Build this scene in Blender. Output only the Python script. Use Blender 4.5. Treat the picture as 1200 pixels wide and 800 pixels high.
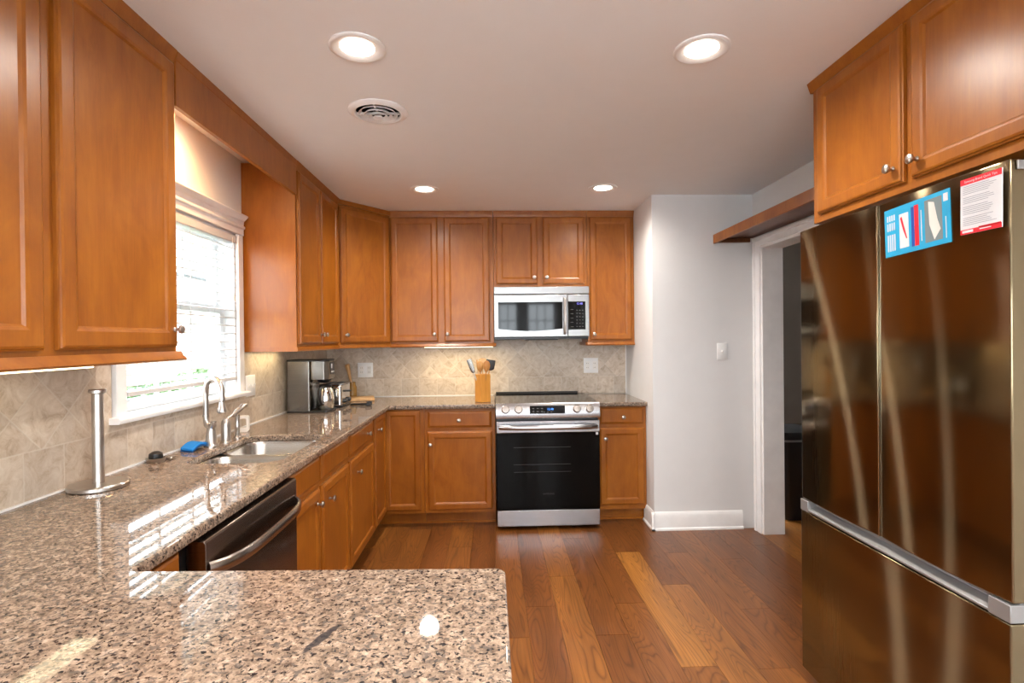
import bpy, bmesh, math, random
from mathutils import Vector, Matrix
random.seed(7)
PI = math.pi
SC = bpy.context.scene
COL = SC.collection
for o in list(bpy.data.objects):
    bpy.data.objects.remove(o)

# ------------------------------------------------------------------ camera, world, exposure
CAM_H, YAW, PITCH, ROLL = 1.397, -0.03556, -0.00469, -0.01037
cam_d = bpy.data.cameras.new('camera')
cam = bpy.data.objects.new('camera', cam_d)
COL.objects.link(cam)
cam_d.sensor_width = 36.0
cam_d.lens = 625.85 / 1200 * 36
cam_d.clip_start = 0.02
_r0 = Vector((math.cos(YAW), math.sin(YAW), 0))
_f0 = Vector((-math.sin(YAW), math.cos(YAW), 0))
_f = _f0 * math.cos(PITCH) + Vector((0, 0, math.sin(PITCH)))
_u0 = -_f0 * math.sin(PITCH) + Vector((0, 0, math.cos(PITCH)))
_r = _r0 * math.cos(ROLL) + _u0 * math.sin(ROLL)
_u = _u0 * math.cos(ROLL) - _r0 * math.sin(ROLL)
cam.matrix_world = Matrix(((_r.x, _u.x, -_f.x, 0), (_r.y, _u.y, -_f.y, 0), (_r.z, _u.z, -_f.z, CAM_H), (0, 0, 0, 1)))
SC.camera = cam

SC.view_settings.view_transform = 'Standard'
SC.view_settings.look = 'None'
SC.view_settings.gamma = 1.0
SC.view_settings.use_curve_mapping = False
SC.view_settings.exposure = 1.32

W_SKY = 8.0         # daylight strength
P_CAN = 8.0         # recessed lamps, watts
P_STRIP = 1.6        # under-cabinet strips, watts
WARM = (1.0, 0.925, 0.84)

world = bpy.data.worlds.new('sky')
SC.world = world
world.use_nodes = True
wb = world.node_tree.nodes['Background']
wb.inputs['Color'].default_value = (0.86, 0.94, 1.0, 1)
wb.inputs['Strength'].default_value = W_SKY

# ------------------------------------------------------------------ key dimensions (metres)
XW, YB, XR, YC, XRR, ZC = -1.4276, 4.624, 1.156, 3.83, 1.898, 2.43
YREAR = -3.4
RZ0, RZ1 = 0.75, 2.22   # windows behind the camera, most added for fill light
SWY0, SWY1 = -2.75, -0.95  # span of the unseen side openings added for fill
CT = 0.914           # worktop height
def R(a): return math.radians(a)

# ------------------------------------------------------------------ materials
def new_mat(name):
    m = bpy.data.materials.new(name)
    m.use_nodes = True
    nt = m.node_tree
    return m, nt, nt.nodes['Principled BSDF']
def node(nt, t, **kw):
    n = nt.nodes.new(t)
    for k, v in kw.items():
        if k.startswith('i_'):
            n.inputs[k[2:].replace('_', ' ')].default_value = v
        else:
            setattr(n, k, v)
    return n
def ramp(nt, fac, stops):
    n = nt.nodes.new('ShaderNodeValToRGB')
    while len(n.color_ramp.elements) < len(stops):
        n.color_ramp.elements.new(0.5)
    for e, (p, c) in zip(n.color_ramp.elements, stops):
        e.position = p
        e.color = (c[0], c[1], c[2], 1)
    nt.links.new(fac, n.inputs['Fac'])
    return n.outputs['Color']
def srgb(r, g, b):
    f = lambda c: ((c / 255 + 0.055) / 1.055) ** 2.4 if c > 10 else c / 255 / 12.92
    return (f(r), f(g), f(b))
def mixc(nt, fac, a, b, blend='MIX'):
    n = nt.nodes.new('ShaderNodeMix')
    n.data_type = 'RGBA'
    n.blend_type = blend
    for sock, v in ((n.inputs['Factor'], fac), (n.inputs['A'], a), (n.inputs['B'], b)):
        if isinstance(v, (int, float)):
            sock.default_value = v
        elif isinstance(v, tuple):
            sock.default_value = (v[0], v[1], v[2], 1)
        else:
            nt.links.new(v, sock)
    return n.outputs['Result']
def objcoord(nt, scale=(1, 1, 1), rot=(0, 0, 0), rnd=True):
    tc = node(nt, 'ShaderNodeTexCoord')
    mp = node(nt, 'ShaderNodeMapping')
    mp.inputs['Scale'].default_value = scale
    mp.inputs['Rotation'].default_value = rot
    nt.links.new(tc.outputs['Object'], mp.inputs['Vector'])
    if rnd:
        oi = node(nt, 'ShaderNodeObjectInfo')
        mu = node(nt, 'ShaderNodeMath', operation='MULTIPLY')
        mu.inputs[1].default_value = 37.0
        nt.links.new(oi.outputs['Random'], mu.inputs[0])
        nt.links.new(mu.outputs[0], mp.inputs['Location'])
    return mp.outputs['Vector']
def noise(nt, vec, scale, detail=3, rough=0.55, dist=0.0):
    n = node(nt, 'ShaderNodeTexNoise')
    n.inputs['Scale'].default_value = scale
    n.inputs['Detail'].default_value = detail
    n.inputs['Roughness'].default_value = rough
    n.inputs['Distortion'].default_value = dist
    if vec is not None:
        nt.links.new(vec, n.inputs['Vector'])
    return n.outputs['Fac']
def bump(nt, b, h, strength=0.2, dist=0.002):
    n = node(nt, 'ShaderNodeBump')
    n.inputs['Strength'].default_value = strength
    n.inputs['Distance'].default_value = dist
    nt.links.new(h, n.inputs['Height'])
    nt.links.new(n.outputs['Normal'], b.inputs['Normal'])
def plain(name, col, rough=0.5, metal=0.0, emit=None, estr=0.0, coat=0.0, var=0.05, spec=0.5):
    """a painted, moulded or metal surface with a faint procedural mottling"""
    m, nt, b = new_mat(name)
    v = objcoord(nt)
    f = noise(nt, v, 9.0, 4)
    lo = tuple(c * (1 - var) for c in col)
    hi = tuple(min(1, c * (1 + var)) for c in col)
    b.inputs['Specular IOR Level'].default_value = spec
    nt.links.new(ramp(nt, f, [(0.3, lo), (0.7, hi)]), b.inputs['Base Color'])
    b.inputs['Roughness'].default_value = rough
    b.inputs['Metallic'].default_value = metal
    b.inputs['Coat Weight'].default_value = coat
    if emit:
        b.inputs['Emission Color'].default_value = (*emit, 1)
        b.inputs['Emission Strength'].default_value = estr
    return m

def wood_cabinet(name, lo, mid, hi, grain=(9, 9, 0.9), rough=0.33):
    m, nt, b = new_mat(name)
    v = objcoord(nt, grain)
    v2 = objcoord(nt, (3.2, 3.2, 1.6))
    f1 = noise(nt, v, 3.0, 6, 0.62, 0.9)
    f2 = noise(nt, v2, 1.6, 4, 0.6, 1.6)
    f3 = noise(nt, objcoord(nt, (60, 60, 2.0)), 3.0, 2, 0.6)
    a = node(nt, 'ShaderNodeMath', operation='MULTIPLY_ADD')
    nt.links.new(f1, a.inputs[0]); a.inputs[1].default_value = 0.5
    c = node(nt, 'ShaderNodeMath', operation='MULTIPLY_ADD')
    nt.links.new(f2, c.inputs[0]); c.inputs[1].default_value = 0.5; c.inputs[2].default_value = 0.0
    nt.links.new(c.outputs[0], a.inputs[2])
    col = ramp(nt, a.outputs[0], [(0.33, lo), (0.5, mid), (0.66, hi)])
    fine = ramp(nt, f3, [(0.35, (0.93, 0.92, 0.90)), (0.6, (1, 1, 1))])
    nt.links.new(mixc(nt, 1.0, col, fine, 'MULTIPLY'), b.inputs['Base Color'])
    b.inputs['Roughness'].default_value = rough
    b.inputs['Specular IOR Level'].default_value = 0.38
    b.inputs['Coat Weight'].default_value = 0.10
    b.inputs['Coat Roughness'].default_value = 0.25
    return m

M = {}
M['wood'] = wood_cabinet('maple stain', (0.235, 0.066, 0.0058), (0.305, 0.094, 0.0084), (0.370, 0.123, 0.0115), (5, 5, 1.1))
M['wood_dark'] = wood_cabinet('walnut brown stain', (0.085, 0.028, 0.010), (0.13, 0.044, 0.015), (0.18, 0.064, 0.022))
M['wood_light'] = wood_cabinet('pale beech', (0.48, 0.26, 0.10), (0.60, 0.35, 0.15), (0.70, 0.44, 0.20), (14, 14, 1.5), 0.45)
M['wood_block'] = wood_cabinet('honey bamboo', (0.50, 0.20, 0.03), (0.62, 0.27, 0.05), (0.72, 0.36, 0.08), (20, 20, 1.2), 0.4)
M['wood_spoon'] = wood_cabinet('olive wood', (0.33, 0.13, 0.03), (0.48, 0.22, 0.06), (0.62, 0.33, 0.11), (20, 20, 2), 0.45)
M['wall'] = plain('greige wall paint', (0.73, 0.725, 0.72), 0.7, var=.012)
M['ceiling'] = plain('white ceiling paint', (0.86, 0.86, 0.865), 0.85, var=.008)
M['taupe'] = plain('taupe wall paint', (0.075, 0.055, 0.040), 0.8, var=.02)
M['trim'] = plain('white semi-gloss trim', (0.86, 0.855, 0.85), 0.32)
M['vinyl'] = plain('white window vinyl', (0.82, 0.83, 0.83), 0.35)
M['blind'] = plain('white blind slat', (0.62, 0.62, 0.62), 0.5)
M['plate'] = plain('white plastic plate', (0.82, 0.82, 0.81), 0.3)
M['whiteplastic'] = plain('white plastic', (0.80, 0.78, 0.74), 0.3)
M['nickel'] = plain('brushed nickel', (0.52, 0.485, 0.45), 0.28, 1.0)
M['chrome'] = plain('polished chrome', (0.75, 0.74, 0.72), 0.12, 1.0)
M['black'] = plain('black plastic', (0.012, 0.012, 0.013), 0.35)
M['blackgloss'] = plain('black glass', (0.004, 0.004, 0.004), 0.05, spec=.22)
M['dark'] = plain('dark cavity', (0.01, 0.009, 0.008), 0.8)
M['greyplastic'] = plain('grey handle metal', (0.30, 0.30, 0.30), 0.4, 0.6)
M['blue'] = plain('blue sponge', (0.006, 0.20, 0.62), 0.9)
M['sheetblue'] = plain('cyan blue print', (0.015, 0.30, 0.52), 0.35)
M['sheetred'] = plain('red print', (0.68, 0.015, 0.03), 0.35)
M['sheetdark'] = plain('navy print', (0.015, 0.06, 0.30), 0.35)
M['sheetwhite'] = plain('white paper', (0.60, 0.60, 0.62), 0.4)
M['sheetgrey'] = plain('grey print', (0.45, 0.52, 0.60), 0.5)
M['sheetphoto'] = plain('dusky print', (0.16, 0.20, 0.21), 0.4)
M['sheetlight'] = plain('pale print', (0.62, 0.58, 0.54), 0.4)
M['ovenglass'] = plain('black oven glass', (0.003, 0.003, 0.003), 0.05, spec=.08)
M['amber'] = plain('amber glass', (0.30, 0.16, 0.03), 0.1)
M['lamp'] = plain('lit lamp lens', (1, 1, 1), 0.4, 0, (1.0, 0.90, 0.74), 9.0)
M['strip'] = plain('lit strip lens', (1, 1, 1), 0.4, 0, (1.0, 0.84, 0.52), 1.5)
M['display'] = plain('blue display digits', (0.02, 0.1, 0.4), 0.3, 0, (0.05, 0.30, 1.0), 0.8)
M['display2'] = plain('violet display digits', (0.05, 0.05, 0.3), 0.3, 0, (0.25, 0.22, 0.9), 0.7)
M['leaf'] = plain('garden foliage', (0.06, 0.12, 0.04), 0.7)
M['bark'] = plain('bark', (0.10, 0.07, 0.05), 0.9)
M['siding'] = plain('pale siding', (0.26, 0.27, 0.275), 0.7)
M['roofing'] = plain('grey shingles', (0.13, 0.13, 0.14), 0.9)
M['tealglass'] = plain('teal window glass', (0.10, 0.16, 0.16), 0.08)
M['textgrey'] = plain('grey text print', (.24, .26, .30), .5)
M['rack'] = plain('dim oven rack', (.05, .05, .05), .4)
M['keys'] = plain('dim key print', (.09, .09, .09), .5)
M['bounce_slab'] = plain('pale concrete patio', (0.60, 0.595, 0.59), 0.9)  # unseen ground kept pale to throw daylight up at the ceiling
M['lawn'] = plain('lawn', (0.08, 0.11, 0.05), 0.95)

def brushed(name, col, rough, aniso=0.6, stretch=(1, 1, 120), rotz=0.0, tint=0.12):
    m, nt, b = new_mat(name)
    v = objcoord(nt, stretch)
    f = noise(nt, v, 4.0, 3, 0.6)
    lo = tuple(c * (1 - tint) for c in col); hi = tuple(min(1, c * (1 + tint)) for c in col)
    nt.links.new(ramp(nt, f, [(0.3, lo), (0.7, hi)]), b.inputs['Base Color'])
    b.inputs['Metallic'].default_value = 1.0
    b.inputs['Roughness'].default_value = rough
    return m
M['steel'] = brushed('brushed stainless', (0.42, 0.42, 0.435), 0.27)
M['mwsteel'] = brushed('microwave stainless', (0.34, 0.335, 0.33), 0.30)
M['smokesteel'] = brushed('smoky stainless', (0.20, 0.185, 0.165), 0.24)
M['sinksteel'] = brushed('sink stainless', (0.55, 0.53, 0.50), 0.25)
M['darksteel'] = brushed('dark brushed stainless', (0.23, 0.18, 0.15), 0.24, stretch=(1, 1, 90))
M['handlesteel'] = brushed('bar handle steel', (0.31, 0.275, 0.25), 0.27)
def bronze():
    m = brushed('bronze brushed fridge steel', (0.215, 0.172, 0.105), 0.10, stretch=(90, 90, 1), tint=0.04)
    nt = m.node_tree; b = nt.nodes['Principled BSDF']
    an = node(nt, 'ShaderNodeBsdfAnisotropic'); an.inputs['Roughness'].default_value = 0.32; an.inputs['Anisotropy'].default_value = 0.92
    an.inputs['Color'].default_value = (0.36, 0.28, 0.17, 1)
    tg = node(nt, 'ShaderNodeCombineXYZ'); tg.inputs[0].default_value = 0.25; tg.inputs[1].default_value = 1.0
    nt.links.new(tg.outputs[0], an.inputs['Tangent'])
    mx = node(nt, 'ShaderNodeMixShader'); mx.inputs[0].default_value = 0.20
    nt.links.new(b.outputs[0], mx.inputs[1]); nt.links.new(an.outputs[0], mx.inputs[2])
    nt.links.new(mx.outputs[0], nt.nodes['Material Output'].inputs['Surface'])
    return m
M['bronze'] = bronze()

def granite():
    m, nt, b = new_mat('speckled brown granite')
    v = objcoord(nt, rnd=False)
    big = noise(nt, v, 38.0, 5, 0.7, 0.4)
    base = ramp(nt, big, [(0.30, (0.105, 0.080, 0.062)), (0.46, (0.215, 0.160, 0.122)), (0.60, (0.325, 0.248, 0.192)), (0.75, (0.45, 0.385, 0.33))])
    vo = node(nt, 'ShaderNodeTexVoronoi', feature='F1')
    vo.inputs['Scale'].default_value = 190.0
    nt.links.new(v, vo.inputs['Vector'])
    sep = node(nt, 'ShaderNodeSeparateColor')
    nt.links.new(vo.outputs['Color'], sep.inputs[0])
    tone = ramp(nt, sep.outputs[0], [(0.0, (0.55, 0.52, 0.50)), (0.35, (0.92, 0.9, 0.88)), (1.0, (1.22, 1.2, 1.15))])
    c1 = mixc(nt, 1.0, base, tone, 'MULTIPLY')
    sp = noise(nt, v, 115.0, 3, 0.6, 0.3)
    dark = ramp(nt, sp, [(0.555, (0, 0, 0)), (0.60, (1, 1, 1))])
    c2 = mixc(nt, dark, c1, (0.022, 0.020, 0.022))
    sp2 = noise(nt, v, 70.0, 3, 0.6, 0.6)
    grey = ramp(nt, sp2, [(0.56, (0, 0, 0)), (0.64, (.85, .85, .85))])
    c3 = mixc(nt, grey, c2, (0.10, 0.085, 0.075))
    # one dark natural vein near the peninsula's edge
    mp = node(nt, 'ShaderNodeMapping', vector_type='TEXTURE')
    mp.inputs['Location'].default_value = (-.278 + .6, .883 - 2.0, 0)
    mp.inputs['Rotation'].default_value = (0, 0, R(68))
    mp.inputs['Scale'].default_value = (.052, .0085, 1)
    wv = node(nt, 'ShaderNodeVectorMath', operation='MULTIPLY_ADD')
    wob = node(nt, 'ShaderNodeTexNoise'); wob.inputs['Scale'].default_value = 60.0
    nt.links.new(v, wob.inputs['Vector']); nt.links.new(wob.outputs['Color'], wv.inputs[0])
    wv.inputs[1].default_value = (.012, .012, 0); nt.links.new(v, wv.inputs[2])
    nt.links.new(wv.outputs[0], mp.inputs['Vector'])
    ln = node(nt, 'ShaderNodeVectorMath', operation='LENGTH'); nt.links.new(mp.outputs[0], ln.inputs[0])
    vein = ramp(nt, ln.outputs['Value'], [(0.75, (.9, .9, .9)), (1.0, (0, 0, 0))])
    c3 = mixc(nt, vein, c3, (0.035, 0.033, 0.035))
    nt.links.new(c3, b.inputs['Base Color'])
    b.inputs['Roughness'].default_value = 0.035
    b.inputs['IOR'].default_value = 1.38
    return m
M['granite'] = granite()

def floor_mat():
    m, nt, b = new_mat('oak plank flooring')
    at = node(nt, 'ShaderNodeAttribute', attribute_name='plank')
    sep = node(nt, 'ShaderNodeSeparateColor')
    nt.links.new(at.outputs['Color'], sep.inputs[0])
    tc = node(nt, 'ShaderNodeTexCoord')
    cmb = node(nt, 'ShaderNodeCombineXYZ')
    for i, k in ((0, 9.0), (1, 23.0)):
        mu = node(nt, 'ShaderNodeMath', operation='MULTIPLY')
        mu.inputs[1].default_value = k
        nt.links.new(sep.outputs[1], mu.inputs[0])
        nt.links.new(mu.outputs[0], cmb.inputs[i])
    add = node(nt, 'ShaderNodeVectorMath', operation='ADD')
    nt.links.new(tc.outputs['Object'], add.inputs[0]); nt.links.new(cmb.outputs[0], add.inputs[1])
    def mp(s):
        n = node(nt, 'ShaderNodeMapping'); n.inputs['Scale'].default_value = s
        nt.links.new(add.outputs[0], n.inputs['Vector']); return n.outputs['Vector']
    # cathedral rings: contour lines of a smooth stretched noise
    f = noise(nt, mp((6.5, 0.85, 1)), 1.0, 1.6, 0.45, 0.6)
    rings = node(nt, 'ShaderNodeMath', operation='MULTIPLY'); rings.inputs[1].default_value = 26.0
    nt.links.new(f, rings.inputs[0])
    fr = node(nt, 'ShaderNodeMath', operation='FRACT'); nt.links.new(rings.outputs[0], fr.inputs[0])
    ringc = ramp(nt, fr.outputs[0], [(0.0, (0.42, 0.34, 0.28)), (0.16, (0.92, 0.90, 0.88)), (0.55, (1.10, 1.10, 1.08)), (0.86, (1.0, .98, .96)), (1.0, (0.48, 0.40, 0.34))])
    fine = ramp(nt, noise(nt, mp((85, 3.0, 1)), 1.0, 4, 0.65), [(0.3, (0.74, 0.71, 0.68)), (0.65, (1.06, 1.05, 1.04))])
    wide = ramp(nt, noise(nt, mp((9, 0.9, 1)), 1.0, 3, 0.6), [(0.3, (0.72, 0.70, 0.68)), (0.7, (1.15, 1.14, 1.1))])
    base = ramp(nt, sep.outputs[0], [(0.0, (0.130, 0.045, 0.0115)), (0.35, (0.190, 0.068, 0.0160)), (0.65, (0.250, 0.096, 0.0210)), (1.0, (0.37, 0.160, 0.034))])
    c = mixc(nt, 1.0, base, wide, 'MULTIPLY')
    c = mixc(nt, 1.0, c, fine, 'MULTIPLY')
    c = mixc(nt, 0.8, c, ringc, 'MULTIPLY')
    nt.links.new(c, b.inputs['Base Color'])
    b.inputs['Roughness'].default_value = 0.30
    bump(nt, b, noise(nt, mp((85, 3.0, 1)), 1.0, 3), 0.12, 0.001)
    return m
M['floor'] = floor_mat()

def tile_mat(name, axis):
    """tumbled travertine: a straight row of 150 mm tiles on the worktop, tiles on the diagonal above"""
    m, nt, b = new_mat(name)
    tc = node(nt, 'ShaderNodeTexCoord')
    sp = node(nt, 'ShaderNodeSeparateXYZ')
    nt.links.new(tc.outputs['Object'], sp.inputs[0])
    u, z = sp.outputs[axis], sp.outputs[2]
    def math_(op, a, c=None, d=None):
        n = node(nt, 'ShaderNodeMath', operation=op)
        for i, x in enumerate((a, c, d)):
            if x is None: continue
            if isinstance(x, (int, float)): n.inputs[i].default_value = x
            else: nt.links.new(x, n.inputs[i])
        return n.outputs[0]
    T = 0.153
    zz = math_('SUBTRACT', z, CT)
    def grout(val, off=0.0):      # distance to nearest grid line in tile units -> joint mask
        t = math_('FRACT', math_('ADD', math_('DIVIDE', val, T), 40.0 + off))
        dd = math_('MINIMUM', t, math_('SUBTRACT', 1.0, t))
        return dd, math_('FLOOR', math_('ADD', math_('DIVIDE', val, T), 40.0 + off))
    d1, i1 = grout(u, 0.15)
    d2, i2 = grout(zz, 0.0)
    s = math.sqrt(0.5)
    ua = math_('MULTIPLY', math_('ADD', u, zz), s)
    ub = math_('MULTIPLY', math_('SUBTRACT', u, zz), s)
    d3, i3 = grout(ua, 0.33)
    d4, i4 = grout(ub, 0.71)
    top = math_('GREATER_THAN', zz, T)
    def sel(a, c):
        return math_('ADD', math_('MULTIPLY', c, top), math_('MULTIPLY', a, math_('SUBTRACT', 1.0, top)))
    dist = sel(math_('MINIMUM', d1, math_('ABSOLUTE', math_('SUBTRACT', d2, 0.0))), math_('MINIMUM', d3, d4))
    edge = math_('ABSOLUTE', math_('DIVIDE', math_('SUBTRACT', zz, T), T))
    dist = math_('MINIMUM', dist, edge)
    ida = sel(i1, i3); idb = sel(math_('MULTIPLY', i1, 0.0), i4)
    wn = node(nt, 'ShaderNodeTexWhiteNoise', noise_dimensions='2D')
    cb = node(nt, 'ShaderNodeCombineXYZ')
    nt.links.new(ida, cb.inputs[0]); nt.links.new(idb, cb.inputs[1])
    nt.links.new(cb.outputs[0], wn.inputs['Vector'])
    off = node(nt, 'ShaderNodeVectorMath', operation='MULTIPLY_ADD')
    nt.links.new(wn.outputs['Color'], off.inputs[0]); off.inputs[1].default_value = (3, 3, 3)
    nt.links.new(tc.outputs['Object'], off.inputs[2])
    cloud = noise(nt, off.outputs[0], 17.0, 8, 0.72, 0.9)
    stone = ramp(nt, cloud, [(0.28, (0.34, 0.255, 0.18)), (0.45, (0.52, 0.425, 0.33)), (0.6, (0.61, 0.525, 0.435)), (0.78, (0.70, 0.63, 0.55))])
    tv = ramp(nt, wn.outputs['Value'], [(0.0, (0.88, 0.87, 0.86)), (1.0, (1.08, 1.08, 1.07))])
    stone = mixc(nt, 1.0, stone, tv, 'MULTIPLY')
    joint = ramp(nt, dist, [(0.008, (.55, .55, .55)), (0.022, (0, 0, 0))])
    nt.links.new(mixc(nt, joint, stone, (0.64, 0.58, 0.50)), b.inputs['Base Color'])
    b.inputs['Roughness'].default_value = 0.42
    hgt = ramp(nt, dist, [(0.0, (0, 0, 0)), (0.045, (1, 1, 1))])
    hh = mixc(nt, 0.4, hgt, cloud)
    bump(nt, b, hh, 0.35, 0.003)
    return m
M['tile_left'] = tile_mat('travertine tile', 1)
M['tile_back'] = tile_mat('travertine tile back', 0)

def glass_mat():
    m, nt, b = new_mat('clear window glass')
    tr = node(nt, 'ShaderNodeBsdfTransparent')
    gl = node(nt, 'ShaderNodeBsdfGlossy'); gl.inputs['Roughness'].default_value = 0.02
    lw = node(nt, 'ShaderNodeLayerWeight')
    pw = node(nt, 'ShaderNodeMath', operation='POWER'); pw.inputs[1].default_value = 4.0
    nt.links.new(lw.outputs['Facing'], pw.inputs[0])
    fr = node(nt, 'ShaderNodeMath', operation='MULTIPLY_ADD'); fr.inputs[1].default_value = 0.5; fr.inputs[2].default_value = 0.03
    nt.links.new(pw.outputs[0], fr.inputs[0])
    mx = node(nt, 'ShaderNodeMixShader')
    nt.links.new(fr.outputs[0], mx.inputs[0]); nt.links.new(tr.outputs[0], mx.inputs[1]); nt.links.new(gl.outputs[0], mx.inputs[2])
    nt.links.new(mx.outputs[0], nt.nodes['Material Output'].inputs['Surface'])
    return m
M['glass'] = glass_mat()

# ------------------------------------------------------------------ mesh helpers
class MB:
    def __init__(s): s.v = []; s.f = []
    def quad_loops(s, loops, cap0=True, cap1=True):
        n = len(loops[0]); b = len(s.v)
        for L in loops: s.v += [tuple(p) for p in L]
        for i in range(len(loops) - 1):
            for j in range(n):
                k = (j + 1) % n
                s.f.append((b + i * n + j, b + i * n + k, b + (i + 1) * n + k, b + (i + 1) * n + j))
        if cap0: s.f.append(tuple(b + j for j in reversed(range(n))))
        if cap1: s.f.append(tuple(b + (len(loops) - 1) * n + j for j in range(n)))
        return s
    def box(s, x0, x1, y0, y1, z0, z1):
        x0, x1 = sorted((x0, x1)); y0, y1 = sorted((y0, y1)); z0, z1 = sorted((z0, z1))
        return s.quad_loops([[(x0, y0, z0), (x1, y0, z0), (x1, y1, z0), (x0, y1, z0)], [(x0, y0, z1), (x1, y0, z1), (x1, y1, z1), (x0, y1, z1)]])
    def prism(s, poly, z0, z1):      # poly counter-clockwise in XY
        return s.quad_loops([[(x, y, z0) for x, y in poly], [(x, y, z1) for x, y in poly]])
    def extr(s, prof, a, b, axis):   # profile in the plane across an axis, from a to b
        put = {'x': lambda p, t: (t, p[0], p[1]), 'y': lambda p, t: (p[0], t, p[1])}[axis]
        return s.quad_loops([[put(p, a) for p in prof], [put(p, b) for p in prof]])
    def lathe(s, c, prof, axis=(0, 0, 1), n=28, cap0=True, cap1=True):
        A = Vector(axis).normalized()
        U = A.orthogonal().normalized(); V = A.cross(U); c = Vector(c)
        loops = []
        for r, h in prof:
            loops.append([c + A * h + (U * math.cos(2 * PI * i / n) + V * math.sin(2 * PI * i / n)) * max(r, 1e-5) for i in range(n)])
        return s.quad_loops(loops, cap0, cap1)
    def tube(s, pts, r, n=14, caps=True):
        pts = [Vector(p) for p in pts]; rs = r if isinstance(r, (list, tuple)) else [r] * len(pts)
        T = (pts[1] - pts[0]).normalized(); U = T.orthogonal().normalized(); loops = []
        for i, p in enumerate(pts):
            t = (pts[min(i + 1, len(pts) - 1)] - pts[max(i - 1, 0)]).normalized()
            U = (U - t * U.dot(t)).normalized(); V = t.cross(U)
            loops.append([p + (U * math.cos(2 * PI * k / n) + V * math.sin(2 * PI * k / n)) * rs[i] for k in range(n)])
        return s.quad_loops(loops, caps, caps)
    def xf(s, mat, start=0):
        for i in range(start, len(s.v)): s.v[i] = tuple(mat @ Vector(s.v[i]))
        return s

ORG = {}
def build(name, mb, mat, parent=None, bevel=0.0, org=None, smooth=38, segs=2, sub=0):
    o0 = Vector(ORG[parent.name]) if parent else Vector(org or (0, 0, 0))
    me = bpy.data.meshes.new(name)
    me.from_pydata([tuple(Vector(p) - o0) for p in mb.v], [], mb.f)
    me.update()
    bm = bmesh.new(); bm.from_mesh(me); bmesh.ops.recalc_face_normals(bm, faces=bm.faces); bm.to_mesh(me); bm.free()
    o = bpy.data.objects.new(name, me); COL.objects.link(o)
    me.materials.append(M[mat] if isinstance(mat, str) else mat)
    if smooth:
        me.shade_smooth(); me.set_sharp_from_angle(angle=R(smooth))
    if bevel:
        md = o.modifiers.new('bevel', 'BEVEL'); md.width = bevel; md.segments = segs; md.limit_method = 'ANGLE'; md.angle_limit = R(40)
        md.harden_normals = False
    if parent: o.parent = parent
    else: o.location = o0
    ORG[o.name] = tuple(o0)
    return o
def tag(o, label, cat, group=None):
    o['label'] = label; o['category'] = cat
    if group: o['group'] = group
    return o
def thing(name, loc, label, cat, group=None):
    o = bpy.data.objects.new(name, None); COL.objects.link(o); o.location = loc
    o.empty_display_size = 0.05
    ORG[o.name] = tuple(loc)
    return tag(o, label, cat, group)
def struct(name, mb, mat, bevel=0.0, parent=None):
    o = build(name, mb, mat, parent, bevel)
    if not parent: o['kind'] = 'structure'
    return o
def copy_tree(o, loc, label, group=None, parent=None):
    c = o.copy(); COL.objects.link(c)
    if parent: c.parent = parent
    else:
        c.location = loc; c['label'] = label
        if group: c['group'] = group
    for ch in list(o.children): copy_tree(ch, None, None, None, c)
    return c

# ------------------------------------------------------------------ room shell
# window opening in the left wall
WY0, WY1, WZ0, WZ1 = 2.105, 3.022, 1.118, 1.995
WT = 0.14
struct('wall_left', MB().box(XW - WT, XW, YREAR, SWY0, 0, ZC).box(XW - WT, XW, SWY1, WY0, 0, ZC).box(XW - WT, XW, SWY0, SWY1, 0, RZ0).box(XW - WT, XW, SWY0, SWY1, RZ1, ZC).box(XW - WT, XW, WY1, YB + WT, 0, ZC)
       .box(XW - WT, XW, WY0, WY1, 0, WZ0).box(XW - WT, XW, WY0, WY1, WZ1, ZC), 'wall')
struct('wall_back', MB().box(XW, XR, YB, YB + WT, 0, ZC), 'wall')
struct('wall_return', MB().box(XR, XR + WT, YC + 0.0, YB + WT, 0, ZC).box(XR + WT, XRR, YC, YC + WT, 0, ZC), 'wall')
DY0, DY1, DZ = 2.62, 3.705, 2.035    # doorway in the right wall
struct('wall_right', MB().box(XRR, XRR + WT, YREAR, SWY0, 0, ZC).box(XRR, XRR + WT, SWY1, DY0, 0, ZC).box(XRR, XRR + WT, SWY0, SWY1, 0, RZ0).box(XRR, XRR + WT, SWY0, SWY1, RZ1, ZC).box(XRR, XRR + WT, DY1, YC + WT, 0, ZC).box(XRR, XRR + WT, DY0, DY1, DZ, ZC), 'wall')
# rear wall behind the camera: its window, plus a narrower one added for fill
RWIN = [(-1.30, -0.26), (-0.08, 1.40)]
struct('wall_rear', MB().box(XW, RWIN[0][0], YREAR - WT, YREAR, 0, ZC).box(RWIN[0][1], RWIN[1][0], YREAR - WT, YREAR, 0, ZC).box(RWIN[1][1], XRR, YREAR - WT, YREAR, 0, ZC)
       .box(RWIN[0][0], RWIN[0][1], YREAR - WT, YREAR, 0, RZ0).box(RWIN[0][0], RWIN[0][1], YREAR - WT, YREAR, RZ1, ZC)
       .box(RWIN[1][0], RWIN[1][1], YREAR - WT, YREAR, 0, RZ0).box(RWIN[1][0], RWIN[1][1], YREAR - WT, YREAR, RZ1, ZC), 'wall')
struct('ceiling', MB().box(XW - WT, 4.0, YREAR - WT, 6.0, ZC, ZC + 0.1), 'ceiling')
# next room seen through the doorway
struct('wall_next_room', MB().box(XRR + WT, 3.9, 4.95, 5.05, 0, ZC).box(3.9, 4.0, 1.0, 5.05, 0, ZC).box(XRR + WT, 3.9, 0.9, 1.0, 0, ZC), 'taupe')

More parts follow.
